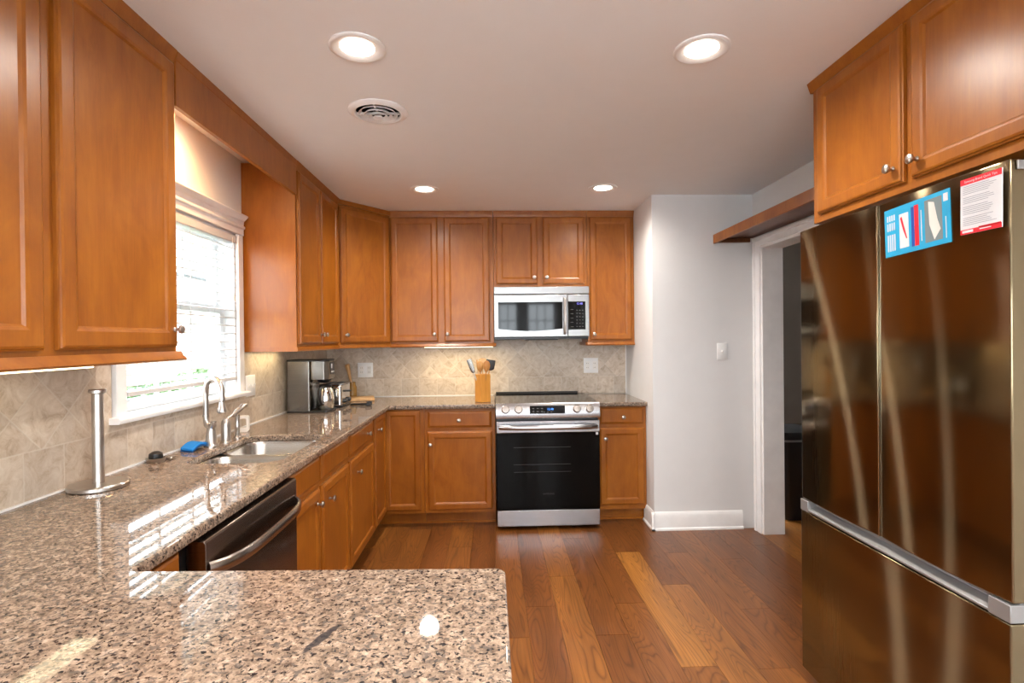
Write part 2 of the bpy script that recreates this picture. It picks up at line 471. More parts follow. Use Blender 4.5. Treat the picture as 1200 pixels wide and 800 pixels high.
# floor: one mesh of planks, tone and grain offset per plank as attributes
PW = 0.1567
known = {0: (2.489, .62), 1: (2.774, .30), 2: (1.9, .82), 3: (2.49, .28), 4: (2.785, .42), 5: (3.45, .95), 6: (4.2, .25), 7: (2.2, .50), 8: (2.69, .36), -1: (3.1, .45), -2: (3.6, .55), -3: (2.9, .75), 9: (3.3, .3)}
tone_past = {0: .45, 1: .30, 2: .72, 3: .22, 4: .25, 5: .22, 6: .3, 7: .45, 8: .45, -1: .2, -2: .62, -3: .35, 9: .2}
fm = MB(); tones = []
for i in range(-10, 37):
    x0, x1 = i * PW, (i + 1) * PW
    if x0 > 4.0: break
    seam, t_near = known.get(i, (1.0 + (i * 0.77) % 1.2, random.uniform(.15, .8)))
    if i == 5: t_near = .97
    ys = sorted([seam + k * 1.22 for k in range(-8, 5)])
    for a, b_ in zip(ys, ys[1:]):
        a2, b2 = max(a, YREAR - .1), min(b_, 6.0)
        if b2 - a2 < .01: continue
        t = random.uniform(.15, .75)
        if i in known:
            if abs(b_ - seam) < .01: t = t_near if i != 5 else .97
            elif abs(a - seam) < .01: t = tone_past[i]
        g = 0.0007
        n0 = len(fm.f)
        zc = 0.0
        fm.v += [(x0, a2, zc - .004), (x1, a2, zc - .004), (x1, b2, zc - .004), (x0, b2, zc - .004), (x0 + g, a2 + g, zc), (x1 - g, a2 + g, zc), (x1 - g, b2 - g, zc), (x0 + g, b2 - g, zc)]
        q = len(fm.v) - 8
        fm.f += [(q + 4, q + 5, q + 6, q + 7), (q, q + 1, q + 5, q + 4), (q + 1, q + 2, q + 6, q + 5), (q + 2, q + 3, q + 7, q + 6), (q + 3, q, q + 4, q + 7)]
        tones += [(t, random.random())] * 5
fl = build('floor', fm, 'floor', smooth=0)
fl['kind'] = 'structure'
ca = fl.data.color_attributes.new('plank', 'FLOAT_COLOR', 'CORNER')
for p in fl.data.polygons:
    t, g = tones[p.index]
    for li in p.loop_indices: ca.data[li].color = (t, g, 0, 1)
struct('floor_base', MB().box(XW - WT, 4.0, YREAR - WT, 6.0, -0.12, -0.0045), 'dark')

# baseboards
def base_prof(sx):      # (offset from wall, z)
    return [(0, 0), (sx * .022, 0), (sx * .022, .012), (sx * .014, .022), (sx * .014, .105), (sx * .009, .122), (sx * .004, .132), (0, .132)]
mb = MB().extr([(YC + a, z) for a, z in base_prof(-1)], XR - .022, 1.805, 'x')
struct('baseboard_return', mb, 'trim')
mb = MB().extr([(XR + a, z) for a, z in base_prof(-1)], YC - .022, 4.05, 'y')
struct('baseboard_return_side', mb, 'trim')
# backsplash tiles
struct('trim_1', MB().box(XW, XW + .009, 0.25, 2.035, CT + .001, 1.45).box(XW, XW + .009, 3.092, YB, CT + .001, 1.45).box(XW, XW + .009, 2.035, 3.092, CT + .001, 1.092), 'tile_left')
struct('trim_2', MB().box(XW + .009, XR - .004, YB - .009, YB, CT + .001, 1.50), 'tile_back')
struct('trim_3', MB().box(XR - .006, XR, YB - .019, YB - .009, CT + .001, 1.40).box(XW + .009, XW + .016, 0.25, YB - .009, CT - .002, CT + .006)
       .box(XW + .009, -0.0, YB - .016, YB - .009, CT - .002, CT + .006), 'trim')

# doorway casing and jamb
cz = 2.10
mb = MB()
mb.box(XRR - .018, XRR, DY1, DY1 + .085, 0, DZ + .0)
mb.box(XRR - .026, XRR - .018, DY1 + .060, DY1 + .085, 0, DZ + .03)
mb.box(XRR - .018, XRR, DY0 - .085, DY1 + .085, DZ, DZ + .06).box(XRR - .026, XRR - .018, DY0 - .085, DY1 + .085, DZ + .038, DZ + .06)
mb.box(XRR - .018, XRR, DY0 - .085, DY0, 0, DZ)
mb.box(XRR - .005, XRR + WT + .005, DY1 - .018, DY1 + .001, 0, DZ).box(XRR - .005, XRR + WT + .005, DY0, DY0 + .018, 0, DZ).box(XRR - .005, XRR + WT + .005, DY0, DY1, DZ - .018, DZ + .001)
struct('door_1', mb, 'trim', .002)

# ---- left window: casing, sill, sashes, glass
win = build('window_1', MB().box(XW, XW + .020, 2.048, WY0, WZ0, WZ1).box(XW, XW + .020, WY1, 3.078, WZ0, WZ1)
            .extr([(XW, WZ1), (XW + .022, WZ1), (XW + .022, WZ1 + .035), (XW + .030, WZ1 + .040), (XW + .030, WZ1 + .052), (XW + .022, WZ1 + .056), (XW + .024, WZ1 + .080), (XW + .048, WZ1 + .104), (XW + .048, WZ1 + .112), (XW, WZ1 + .112)], 2.040, 3.086, 'y'),
            'trim', None, .003)
win['kind'] = 'structure'
build('window_sill', MB().extr([(XW - .06, 1.095), (XW + .045, 1.095), (XW + .050, 1.102), (XW + .050, 1.112), (XW + .044, 1.119), (XW - .06, 1.119)], 2.020, 3.090, 'y'), 'trim', win)
build('jamb', MB().box(XW - WT, XW, WY0, WY0 + .012, WZ0, WZ1).box(XW - WT, XW, WY1 - .012, WY1, WZ0, WZ1).box(XW - WT, XW, WY0, WY1, WZ1 - .012, WZ1), 'trim', win)
def sash(name, x, z0, z1, rows, cols):
    y0, y1 = WY0 + .014, WY1 - .014; f = .048; t = .032
    m = MB().box(x - t, x, y0, y0 + f, z0, z1).box(x - t, x, y1 - f, y1, z0, z1).box(x - t, x, y0 + f, y1 - f, z0, z0 + f).box(x - t, x, y0 + f, y1 - f, z1 - f, z1)
    for i in range(1, cols):
        yy = y0 + f + (y1 - y0 - 2 * f) * i / cols; m.box(x - .024, x - .008, yy - .009, yy + .009, z0 + f, z1 - f)
    for i in range(1, rows):
        zz = z0 + f + (z1 - z0 - 2 * f) * i / rows; m.box(x - .024, x - .008, y0 + f, y1 - f, zz - .009, zz + .009)
    s_ = build(name, m, 'vinyl', win, .003)
    build('pane', MB().box(x - .018, x - .015, y0 + f - .005, y1 - f + .005, z0 + f - .005, z1 - f + .005), 'glass', s_)
sash('upper_sash', XW - .092, 1.545, WZ1 - .012, 2, 3)
sash('lower_sash', XW - .055, WZ0, 1.600, 2, 3)

# ---- windows behind the camera; all but the first added for fill light
def big_window(name, a0, a1, units, P):
    """P maps (along the wall, depth out of the wall, height) to the room"""
    def bx_(m, u0, u1, n0, n1, z0, z1):
        p, q = P(u0, n0, z0), P(u1, n1, z1)
        return m.box(p[0], q[0], p[1], q[1], z0, z1)
    m = MB()
    bx_(m, a0 - .08, a0, 0, .02, RZ0 - .08, RZ1 + .08); bx_(m, a1, a1 + .08, 0, .02, RZ0 - .08, RZ1 + .08)
    bx_(m, a0, a1, 0, .02, RZ1, RZ1 + .08); bx_(m, a0, a1, 0, .02, RZ0 - .08, RZ0)
    w_ = build(name, m, 'trim'); w_['kind'] = 'structure'
    m = MB(); g = MB()
    for a, b_ in units:
        bx_(m, a, a + .05, -.06, -.02, RZ0, RZ1); bx_(m, b_ - .05, b_, -.06, -.02, RZ0, RZ1)
        bx_(m, a, b_, -.06, -.02, RZ0, RZ0 + .06); bx_(m, a, b_, -.06, -.02, RZ1 - .06, RZ1); bx_(m, a, b_, -.06, -.02, 1.42, 1.47)
        n = max(2, round((b_ - a) / .2))
        for k in range(1, n):
            xx = a + .05 + (b_ - a - .1) * k / n; bx_(m, xx - .01, xx + .01, -.05, -.03, RZ0, RZ1)
        for zz in (1.08, 1.80): bx_(m, a, b_, -.05, -.03, zz - .01, zz + .01)
        bx_(g, a + .04, b_ - .04, -.042, -.038, RZ0 + .05, RZ1 - .05)
    for (a, b_), (c, d) in zip(units, units[1:]): bx_(m, b_, c, -.08, -.01, RZ0, RZ1)
    build('sash', m, 'vinyl', w_); build('pane', g, 'glass', w_)
PR = lambda u, n, z: (u, YREAR + n, z)
big_window('window_2', RWIN[1][0], RWIN[1][1], [(-.08, .57), (.75, 1.40)], PR)
big_window('fill_window_3', RWIN[0][0], RWIN[0][1], [(-1.30, -.26)], PR)  # unseen second rear window, added to brighten the room
big_window('fill_window_4', SWY0, SWY1, [(SWY0, -1.90), (-1.80, SWY1)], lambda u, n, z: (XRR - n, u, z))  # unseen right-hand window, added for more daylight
big_window('fill_window_5', SWY0, SWY1, [(SWY0, -1.90), (-1.80, SWY1)], lambda u, n, z: (XW + n, u, z))  # unseen left-hand window, added as further fill

def portal(name, loc, rot, sx, sy):
    l = bpy.data.lights.new(name, 'AREA'); l.shape = 'RECTANGLE'; l.size = sx; l.size_y = sy
    l.cycles.is_portal = True
    o = bpy.data.objects.new(name, l); COL.objects.link(o); o.location = loc; o.rotation_euler = rot
portal('daylight_left', (XW - WT - .02, (WY0 + WY1) / 2, (WZ0 + WZ1) / 2), (0, R(-90), 0), WZ1 - WZ0, WY1 - WY0)
for a, b_ in RWIN: portal('daylight_rear', ((a + b_) / 2, YREAR - WT - .02, (RZ0 + RZ1) / 2), (R(90), 0, 0), b_ - a, RZ1 - RZ0)
portal('daylight_fill_left', (XW - WT - .02, (SWY0 + SWY1) / 2, (RZ0 + RZ1) / 2), (0, R(-90), 0), RZ1 - RZ0, SWY1 - SWY0)  # portal of the added left-hand fill window
portal('daylight_fill_right', (XRR + WT + .02, (SWY0 + SWY1) / 2, (RZ0 + RZ1) / 2), (0, R(90), 0), RZ1 - RZ0, SWY1 - SWY0)  # portal of the added right-hand fill window

# ------------------------------------------------------------------ cabinet parts
def frame_map(o, ua, na):
    o, ua, na = Vector(o), Vector(ua).normalized(), Vector(na).normalized()
    return lambda u, v, n: o + ua * u + Vector((0, 0, 1)) * v + na * n
def knob_mb(p, na):
    return MB().lathe(p, [(.0085, 0), (.0085, .002), (.0055, .005), (.0050, .012), (.0075, .016), (.0140, .0195), (.0155, .0235), (.0145, .0275), (.0095, .0305), (0.001, .0315)], na, 20)
def rect(P, u0, v0, u1, v1, n): return [P(u0, v0, n), P(u1, v0, n), P(u1, v1, n), P(u0, v1, n)]
def panel_door(root, o, ua, na, w, h, knob=None, t=.019, st=.056, name='door', mat='wood'):
    P = frame_map(o, ua, na); m = MB(); L = []
    for ins, n in ((0, 0), (0, t * .52), (.0045, t * .62), (.006, t * .86), (.012, t), (st - .014, t), (st - .006, t - .0025), (st, t - .0085), (st + .010, t - .0088)):
        L.append(rect(P, ins, ins, w - ins, h - ins, n))
    m.quad_loops(L)
    d = build(name, m, mat, root, smooth=10)
    if knob: build('knob', knob_mb(P(knob[0], knob[1], t), na), 'nickel', d)
    return d
def slab_front(root, o, ua, na, w, h, knob=None, t=.019, name='drawer'):
    P = frame_map(o, ua, na); m = MB(); L = []
    for ins, n in ((0, 0), (0, t * .45), (.006, t * .55), (.010, t * .8), (.018, t)):
        L.append(rect(P, ins, ins, w - ins, h - ins, n))
    m.quad_loops(L)
    d = build(name, m, 'wood', root, smooth=10)
    if knob: build('knob', knob_mb(P(knob[0], knob[1], t), na), 'nickel', d)
    return d

XU = XW + .305      # face of the left wall units
YU = YB - .305      # face of the back wall units
UZ0, UZ1 = 1.365, 2.415
DZ0, DZ1 = 1.380, 2.378

def crown_rail_left(root, y0, y1, name='crown'):
    build(name, MB().extr([(XU - .03, UZ1 - .030), (XU + .004, UZ1 - .030), (XU + .008, UZ1 - .012), (XU + .018, ZC - .001), (XU - .03, ZC - .001)], y0, y1, 'y'), 'wood', root)

# near left wall cabinet
t = thing('wall_cabinet', (XW + .15, 1.40, UZ0), 'wide two-door maple wall cabinet nearest the camera, left of the window', 'cabinet', 'maple wall cabinets')
build('body', MB().box(XW + .002, XU, 0.800, 1.935, UZ0, UZ1), 'wood', t, .0015)
panel_door(t, (XU, 0.855, DZ0), (0, 1, 0), (1, 0, 0), .510, DZ1 - DZ0, (.03, .05), st=.064)
panel_door(t, (XU, 1.408, DZ0), (0, 1, 0), (1, 0, 0), .512, DZ1 - DZ0, (.487, .062), st=.064)
build('light_rail', MB().extr([(XW + .012, 1.352), (XU + .022, 1.334), (XU + .026, 1.340), (XU + .016, 1.350), (XU + .004, 1.366), (XU - .02, 1.367), (XW + .012, 1.367)], 0.800, 1.956, 'y'), 'wood', t)
crown_rail_left(t, 0.80, 1.935)
# valance over the window
vb = build('valance', MB().box(XU - .010, XU + .010, 1.937, 3.098, 2.236, ZC - .014).extr([(XU - .02, UZ1 - .018), (XU + .012, UZ1 - .018), (XU + .018, ZC - .001), (XU - .02, ZC - .001)], 1.937, 3.098, 'y'), 'wood', None, .002, org=(XU, 2.5, 2.236))
tag(vb, 'plain maple valance board spanning above the window', 'valance')
# far left wall cabinet
t = thing('wall_cabinet', (XW + .15, 3.50, UZ0), 'maple wall cabinet right of the window with a lit side panel', 'cabinet', 'maple wall cabinets')
build('body', MB().box(XW + .002, XU, 3.100, 3.938, UZ0, UZ1), 'wood', t, .0015)
panel_door(t, (XU, 3.118, DZ0), (0, 1, 0), (1, 0, 0), .385, DZ1 - DZ0, (.357, .058))
panel_door(t, (XU, 3.512, DZ0), (0, 1, 0), (1, 0, 0), .385, DZ1 - DZ0, (.028, .058))
build('light_rail', MB().extr([(XW + .012, 1.338), (XU + .006, 1.338), (XU + .008, 1.352), (XU + .001, 1.366), (XW + .012, 1.366)], 3.095, 3.938, 'y'), 'wood', t)
crown_rail_left(t, 3.10, 3.938)
# diagonal corner wall cabinet
A_, B_ = Vector((XU, 3.940)), Vector((-.822, YU))
dv = (B_ - A_); dl = dv.length; dn = Vector((dv.y, -dv.x)).normalized()
t = thing('wall_cabinet', (XW + .3, YB - .3, UZ0), 'single-door maple wall cabinet set diagonally across the corner', 'cabinet', 'maple wall cabinets')
poly = [(XW + .012, 3.940), tuple(A_), tuple(B_), (-.822, YB - .012), (XW + .012, YB - .012)]
build('body', MB().prism(poly, UZ0, UZ1), 'wood', t)
ud = Vector((dv.x, dv.y, 0)).normalized(); nd = Vector((dn.x, dn.y, 0))
panel_door(t, Vector((A_.x, A_.y, DZ0)) + ud * .012, ud, nd, dl - .024, DZ1 - DZ0, (.036, .058))
ins = lambda p, s: (p.x + dn.x * s, p.y + dn.y * s)
build('light_rail', MB().prism([(XW + .012, 3.941), ins(A_, .006), ins(B_, .006), (-.823, YB - .012), (XW + .012, YB - .012)], 1.340, 1.365), 'wood', t, .003)
build('crown', MB().prism([(XW + .012, 3.941), ins(A_, .015), ins(B_, .015), (-.823, YB - .012), (XW + .012, YB - .012)], UZ1 - .02, ZC - .001), 'wood', t, .003)

def crown_back(root, x0, x1):
    build('crown', MB().extr([(YU + .03, UZ1 - .030), (YU - .004, UZ1 - .030), (YU - .008, UZ1 - .012), (YU - .018, ZC - .001), (YU + .03, ZC - .001)], x0, x1, 'x'), 'wood', root)
def back_unit(x0, x1, z0, doors, label, rail=None):
    t = thing('wall_cabinet', ((x0 + x1) / 2, YB - .15, z0), label, 'cabinet', 'maple wall cabinets')
    build('body', MB().box(x0, x1, YU, YB - .010, z0, UZ1), 'wood', t, .0015)
    for a, b_, dz, kn in doors:
        panel_door(t, (a, YU, dz), (1, 0, 0), (0, -1, 0), b_ - a, DZ1 - dz, kn)
    crown_back(t, x0, x1)
    if rail: build('light_rail', MB().extr([(YB - .012, 1.338), (YU - .010, 1.338), (YU - .014, 1.346), (YU - .002, 1.366), (YB - .012, 1.366)], rail[0], rail[1], 'x'), 'wood', t)
    return t
back_unit(-.820, .0085, UZ0, [(-.812, -.437, DZ0, (.345, .060)), (-.389, -.022, DZ0, (.026, .060))], 'two-door maple wall cabinet on the back wall left of the microwave', (-.820, .026))
back_unit(.0105, .769, 1.812, [(.031, .366, 1.838, (.307, .052)), (.409, .746, 1.838, (.030, .052))], 'short two-door maple wall cabinet above the microwave')
back_unit(.771, XR - .002, UZ0, [(.789, 1.132, DZ0, (.030, .048))], 'narrow single-door maple wall cabinet right of the microwave', (.752, XR - .002))

# cabinet over the refrigerator
XFC = 1.318
t = thing('wall_cabinet', (1.6, 1.60, 1.853), 'deep two-door maple wall cabinet above the refrigerator', 'cabinet', 'maple wall cabinets')
build('body', MB().box(XFC, XRR - .002, 1.055, 2.142, 1.853, UZ1), 'wood', t, .0015)
panel_door(t, (XFC, 2.098, 1.882), (0, -1, 0), (-1, 0, 0), .447, 2.385 - 1.882, (.412, .052))
panel_door(t, (XFC, 1.618, 1.882), (0, -1, 0), (-1, 0, 0), .447, 2.385 - 1.882, (.030, .052))
build('crown', MB().extr([(XFC + .03, UZ1 - .025), (XFC - .004, UZ1 - .025), (XFC - .010, UZ1 - .010), (XFC - .018, ZC - .001), (XFC + .03, ZC - .001)], 1.055, 2.155, 'y'), 'wood', t)

# wooden shelf above the doorway
t = thing('wall_shelf', (1.75, 3.0, 2.08), 'long brown wooden shelf above the doorway, running to the fridge cabinet', 'shelf')
build('board', MB().box(1.615, XRR - .001, 2.146, YC - .002, 2.112, 2.134), 'wood_dark', t, .001)
build('fascia', MB().box(1.605, 1.623, 2.146, YC - .002, 2.074, 2.138), 'wood', t, .002)
build('cleat', MB().box(1.625, XRR - .027, YC - .022, YC - .002, 2.080, 2.110), 'wood_dark', t, .001)

# ------------------------------------------------------------------ base cabinets
XB = XW + .610      # face of the left base units
YBB = YB - .611     # face of the back base units
TK = .100
def left_base(y0, y1, label, fronts):
    t = thing('base_cabinet', (XW + .3, (y0 + y1) / 2, 0), label, 'cabinet', 'maple base cabinets')
    build('body', MB().box(XW + .012, XB, y0, y1, TK, CT - .032), 'wood', t, .001)
    build('toe_kick', MB().box(XW + .05, XB - .075, y0, y1, 0.001, TK), 'wood', t)
    for kind, a, b_, z0, z1, kn in fronts:
        (slab_front if kind == 'drawer' else panel_door)(t, (XB, a, z0), (0, 1, 0), (1, 0, 0), b_ - a, z1 - z0, kn)
    return t
left_base(1.160, 1.400, 'narrow maple base panel between the peninsula and the dishwasher', [('drawer', 1.215, 1.392, .748, .872, None), ('door', 1.215, 1.392, .125, .722, None)])
# sink base: open-topped so the bowls hang inside
t = thing('base_cabinet', (XW + .3, 2.55, 0), 'maple base cabinet under the sink, with two false drawer fronts', 'cabinet', 'maple base cabinets')
build('body', MB().box(XW + .012, XB, 2.096, 2.114, TK, CT - .032).box(XW + .012, XB, 2.980, 2.998, TK, CT - .032).box(XW + .012, XB, 2.114, 2.980, TK, TK + .018).box(XB - .019, XB, 2.114, 2.980, TK, CT - .032), 'wood', t)
build('toe_kick', MB().box(XW + .05, XB - .075, 2.096, 2.998, 0.001, TK), 'wood', t)
slab_front(t, (XB, 2.100, .748), (0, 1, 0), (1, 0, 0), .385, .127, None, name='false_front')
slab_front(t, (XB, 2.521, .748), (0, 1, 0), (1, 0, 0), .455, .127, None, name='false_front')
panel_door(t, (XB, 2.100, .125), (0, 1, 0), (1, 0, 0), .385, .597, (.335, .535))
panel_door(t, (XB, 2.521, .125), (0, 1, 0), (1, 0, 0), .455, .597, (.090, .510))
left_base(3.000, 3.612, 'maple base cabinet with a knobbed drawer, right of the sink cabinet', [('drawer', 3.014, 3.562, .748, .875, (.38, .062)), ('door', 3.014, 3.592, .125, .722, (.130, .505))])
# L-shaped corner base
t = thing('base_cabinet', (XW + .35, YB - .35, 0), 'inside-corner maple base cabinet with two tall doors meeting at a right angle', 'cabinet', 'maple base cabinets')
xl = -.522
poly = [(XW + .012, 3.614), (XB, 3.614), (XB, YBB), (xl, YBB), (xl, YB - .012), (XW + .012, YB - .012)]
build('body', MB().prism(poly, TK, CT - .032), 'wood', t)
build('toe_kick', MB().prism([(XW + .05, 3.614), (XB - .075, 3.614), (XB - .075, YBB + .075), (xl, YBB + .075), (xl, YB - .05), (XW + .05, YB - .05)], .001, TK), 'wood', t)
panel_door(t, (XB, 3.640, .125), (0, 1, 0), (1, 0, 0), .350, .750, (.075, .655), st=.05)
panel_door(t, (XB + .002, YBB, .125), (1, 0, 0), (0, -1, 0), .268, .750, None, st=.05)
def back_base(x0, x1, label, fronts):
    t = thing('base_cabinet', ((x0 + x1) / 2, YB - .3, 0), label, 'cabinet', 'maple base cabinets')
    build('body', MB().box(x0, x1, YBB, YB - .012, TK, CT - .032), 'wood', t, .001)
    build('toe_kick', MB().box(x0, x1, YBB + .075, YB - .05, .001, TK).box(x0, x1, YBB + .066, YBB + .075, .001, .018), 'wood', t)
    for kind, a, b_, z0, z1, kn in fronts:
        (slab_front if kind == 'drawer' else panel_door)(t, (a, YBB, z0), (1, 0, 0), (0, -1, 0), b_ - a, z1 - z0, kn)
    return t
back_base(-.520, .010, 'maple base cabinet with one drawer over one door, left of the range', [('drawer', -.494, -.016, .738, .866, (.235, .058)), ('door', -.496, -.014, .125, .712, (.022, .492))])
back_base(.778, XR - .002, 'narrow maple base cabinet with one drawer, right of the range', [('drawer', .796, 1.134, .746, .872, (.178, .055)), ('door', .798, 1.136, .135, .718, (.040, .505))])
t = thing('base_cabinet', (-.5, .72, 0), 'long maple base cabinet hidden below the peninsula worktop', 'cabinet', 'maple base cabinets')
build('body', MB().box(XW + .012, -.02, .42, 1.100, TK, CT - .032), 'wood', t)
build('toe_kick', MB().box(XW + .05, -.06, .48, 1.04, .001, TK), 'wood', t)
for k in range(2):
    panel_door(t, (-.26 - .26 * k, 1.100, .125), (1, 0, 0), (0, 1, 0), .24, .75, (.02, .66))

# ------------------------------------------------------------------ worktops
def slab(name, outer, holes, z0, z1, bev, label, rounds={}, org=None):
    cu = bpy.data.curves.new(name, 'CURVE'); cu.dimensions = '2D'; cu.fill_mode = 'BOTH'
    cu.extrude = (z1 - z0) / 2 - bev; cu.bevel_depth = bev; cu.bevel_resolution = 3; cu.offset = -bev
    for poly in [outer] + holes:
        sp = cu.splines.new('POLY'); sp.points.add(len(poly) - 1); sp.use_cyclic_u = True
        for p, q in zip(sp.points, poly): p.co = (q[0] - org[0], q[1] - org[1], 0, 1)
    ob = bpy.data.objects.new(name + '_curve', cu); COL.objects.link(ob)
    dg = bpy.context.evaluated_depsgraph_get()
    me = bpy.data.meshes.new_from_object(ob.evaluated_get(dg))
    bpy.data.objects.remove(ob); bpy.data.curves.remove(cu)
    me.name = name
    for v in me.vertices: v.co.z += (z0 + z1) / 2 - org[2]
    me.materials.clear(); me.materials.append(M['granite'])
    me.shade_smooth(); me.set_sharp_from_angle(angle=R(50))
    o = bpy.data.objects.new(name, me); COL.objects.link(o); o.location = org
    return tag(o, label, 'worktop', 'granite worktops')
def fillet(poly, r):
    out = []
    n = len(poly)
    for i in range(n):
        p = Vector(poly[i]); a = Vector(poly[i - 1]); b_ = Vector(poly[(i + 1) % n]); rr = r.get(i, 0) if isinstance(r, dict) else r
        if rr <= 0: out.append(tuple(p)); continue
        d0 = (a - p).normalized(); d1 = (b_ - p).normalized()
        half = d0.angle(d1) / 2; tlen = rr / math.tan(half); cen = p + (d0 + d1).normalized() * (rr / math.sin(half))
        s0 = p + d0 * tlen - cen; s1 = p + d1 * tlen - cen
        for k in range(9):
            f = k / 8; v = s0.lerp(s1, f).normalized() * rr
            out.append(tuple(cen + v))
    return out
XE = XW + .653
YE = YB - .653
outer = [(XW + .009, .26), (.024, .26), (.021, 1.128), (XE, 1.160), (XE, YE), (.0125, YE), (.0125, YB - .009), (XW + .009, YB - .009)]
SX0, SX1, SY0, SY1 = -1.250, -.868, 2.165, 2.800
hole = fillet([(SX0, SY0), (SX1, SY0), (SX1, SY1), (SX0, SY1)], .085)
slab('countertop', fillet(outer, {2: .025, 3: .018, 4: .022, 1: .025}), [hole], CT - .031, CT, .006, 'long brown granite worktop wrapping the sink run, corner and peninsula', org=(-.6, 2.0, CT))
slab('countertop', [(.776, YE), (XR - .002, YE), (XR - .002, YB - .009), (.776, YB - .009)], [], CT - .031, CT, .006, 'short brown granite worktop right of the range', org=(.97, 4.3, CT))

# sink: two undermounted bowls
t = thing('kitchen_sink', (-1.06, 2.48, CT - .25), 'undermounted stainless double-bowl sink below the window', 'sink')
def bowl(y0, y1, depth, extra):
    m = MB(); L = []
    for ins, z, r in ((-.014, CT - .0315, .09), (0.0, CT - .0335, .08), (.006, CT - .05, .075), (.012, CT - depth + .03, .07), (.030, CT - depth + .006, .055), (.06, CT - depth, .04)):
        q = fillet([(SX0 + ins - .004, y0 + ins), (SX1 - ins + .004, y0 + ins), (SX1 - ins + .004, y1 - ins), (SX0 + ins - .004, y1 - ins)], r)
        L.append([(x, y, z) for x, y in q])
    m.quad_loops(L, False, True)
    b_ = build('bowl', m, 'sinksteel', t, smooth=60)
    md = b_.modifiers.new('thick', 'SOLIDIFY'); md.thickness = .002; md.offset = 0
    c = ((SX0 + SX1) / 2, (y0 + y1) / 2, CT - depth + .001)
    build('drain', MB().lathe(c, [(.045, 0), (.045, .003), (.036, .004), (.030, .002), (0, .002)]), 'chrome', b_)
bowl(SY0 - .004, 2.448, .20, 0)
bowl(2.478, SY1 + .004, .20, 0)

# ------------------------------------------------------------------ dishwasher
t = thing('dishwasher', (-1.1, 1.76, 0), 'dark stainless dishwasher with a bowed bar handle below the worktop', 'dishwasher')
build('tub', MB().box(XW + .06, XB - .004, 1.418, 2.080, .11, .868), 'black', t)
build('door', MB().extr([(XB, .125), (XB + .048, .125), (XB + .053, .135), (XB + .053, .862), (XB + .049, .870), (XB, .872)], 1.437, 2.088, 'y'), 'darksteel', t, .002)
build('kick_plate', MB().box(XB - .09, XB - .05, 1.42, 2.08, .002, .11), 'black', t)
hp = []
for k in range(17):
    f = k / 16; hp.append((XB + .054 + .070 * (1 - (2 * f - 1) ** 4) ** .8 * .85, 1.452 + .618 * f, .790))
m = MB(); L = []
for i, p in enumerate(hp):
    p = Vector(p); a = Vector(hp[max(0, i - 1)]); b_ = Vector(hp[min(16, i + 1)]); tv = (b_ - a).normalized(); nv = Vector((tv.y, -tv.x, 0))
    L.append([p + nv * .006 * c + Vector((0, 0, 1)) * .017 * s for c, s in ((-1, -1), (-.2, -1.1), (1, -.75), (1.25, 0), (1, .75), (-.2, 1.1), (-1, 1))])
m.quad_loops(L)
build('handle', m, 'handlesteel', t, smooth=50)

# ------------------------------------------------------------------ range
t = thing('range', (.394, 4.2, 0), 'slide-in stainless electric range with black oven glass', 'range')
rx0, rx1, ry = .017, .7735, 3.880
build('body', MB().box(rx0 + .002, rx1 - .002, 3.935, YB - .03, .03, .905), 'black', t)
build('foot', MB().lathe((rx0 + .05, 4.0, 0), [(.02, 0), (.02, .03)], n=12), 'black', t)
build('foot', MB().lathe((rx1 - .05, 4.0, 0), [(.02, 0), (.02, .03)], n=12), 'black', t)
build('cooktop', MB().box(rx0 - .004, rx1 + .004, 3.912, YB - .012, .9155, .926), 'blackgloss', t, .002)
build('vent_rail', MB().extr([(YB - .050, .926), (YB - .012, .926), (YB - .012, .942), (YB - .044, .942)], rx0 + .004, rx1 - .050, 'x'), 'black', t, .002)
cp = build('control_panel', MB().extr([(3.935, .815), (3.872, .818), (3.866, .832), (3.886, .918), (3.898, .928), (3.935, .9265)], rx0 - .003, rx1 + .003, 'x'), 'steel', t, .002)
sl = Vector((0, .020, .086)).normalized(); nv = Vector((0, -.086, .020)).normalized()
base = Vector((0, 3.866, .832))
def onp(x, s, n=0): return tuple(base + Vector((x, 0, 0)) + sl * s + nv * n)
m = MB().quad_loops([[onp(.262, .020), onp(.520, .020), onp(.520, .078), onp(.262, .078)], [onp(.262, .020, .0015), onp(.520, .020, .0015), onp(.520, .078, .0015), onp(.262, .078, .0015)]])
scr = build('touch_panel', m, 'blackgloss', cp)
def text_obj(name, s, size, mat, parent, P, align='CENTER', ex=0.0):
    """lettering turned into a mesh; P maps (u, v) on the surface to a world point"""
    cu = bpy.data.curves.new(name, 'FONT'); cu.body = s; cu.size = size; cu.align_x = align; cu.align_y = 'CENTER'; cu.resolution_u = 2
    ob = bpy.data.objects.new(name + '_t', cu); COL.objects.link(ob)
    dg = bpy.context.evaluated_depsgraph_get(); me = bpy.data.meshes.new_from_object(ob.evaluated_get(dg))
    m = MB(); m.v = [tuple(P(v.co.x, v.co.y)) for v in me.vertices]; m.f = [tuple(p.vertices) for p in me.polygons]
    bpy.data.objects.remove(ob); bpy.data.curves.remove(cu); bpy.data.meshes.remove(me)
    return build(name, m, mat, parent, smooth=0)
text_obj('clock_digits', '12:48', .021, 'display', cp, lambda u, v: onp(.412 + u, .052 + v, .0021))
for k in range(3):
    for j in range(2):
        a, s_ = .280 + k * .032, .034 + j * .022
        build('key', MB().quad_loops([[onp(a, s_, .0017), onp(a + .014, s_, .0017), onp(a + .014, s_ + .005, .0017), onp(a, s_ + .005, .0017)]], False, True), 'keys', cp)
for k in range(3):
    a = .362 + k * .026
    build('key', MB().quad_loops([[onp(a, .028, .0017), onp(a + .010, .028, .0017), onp(a + .010, .033, .0017), onp(a, .033, .0017)]], False, True), 'keys', cp)
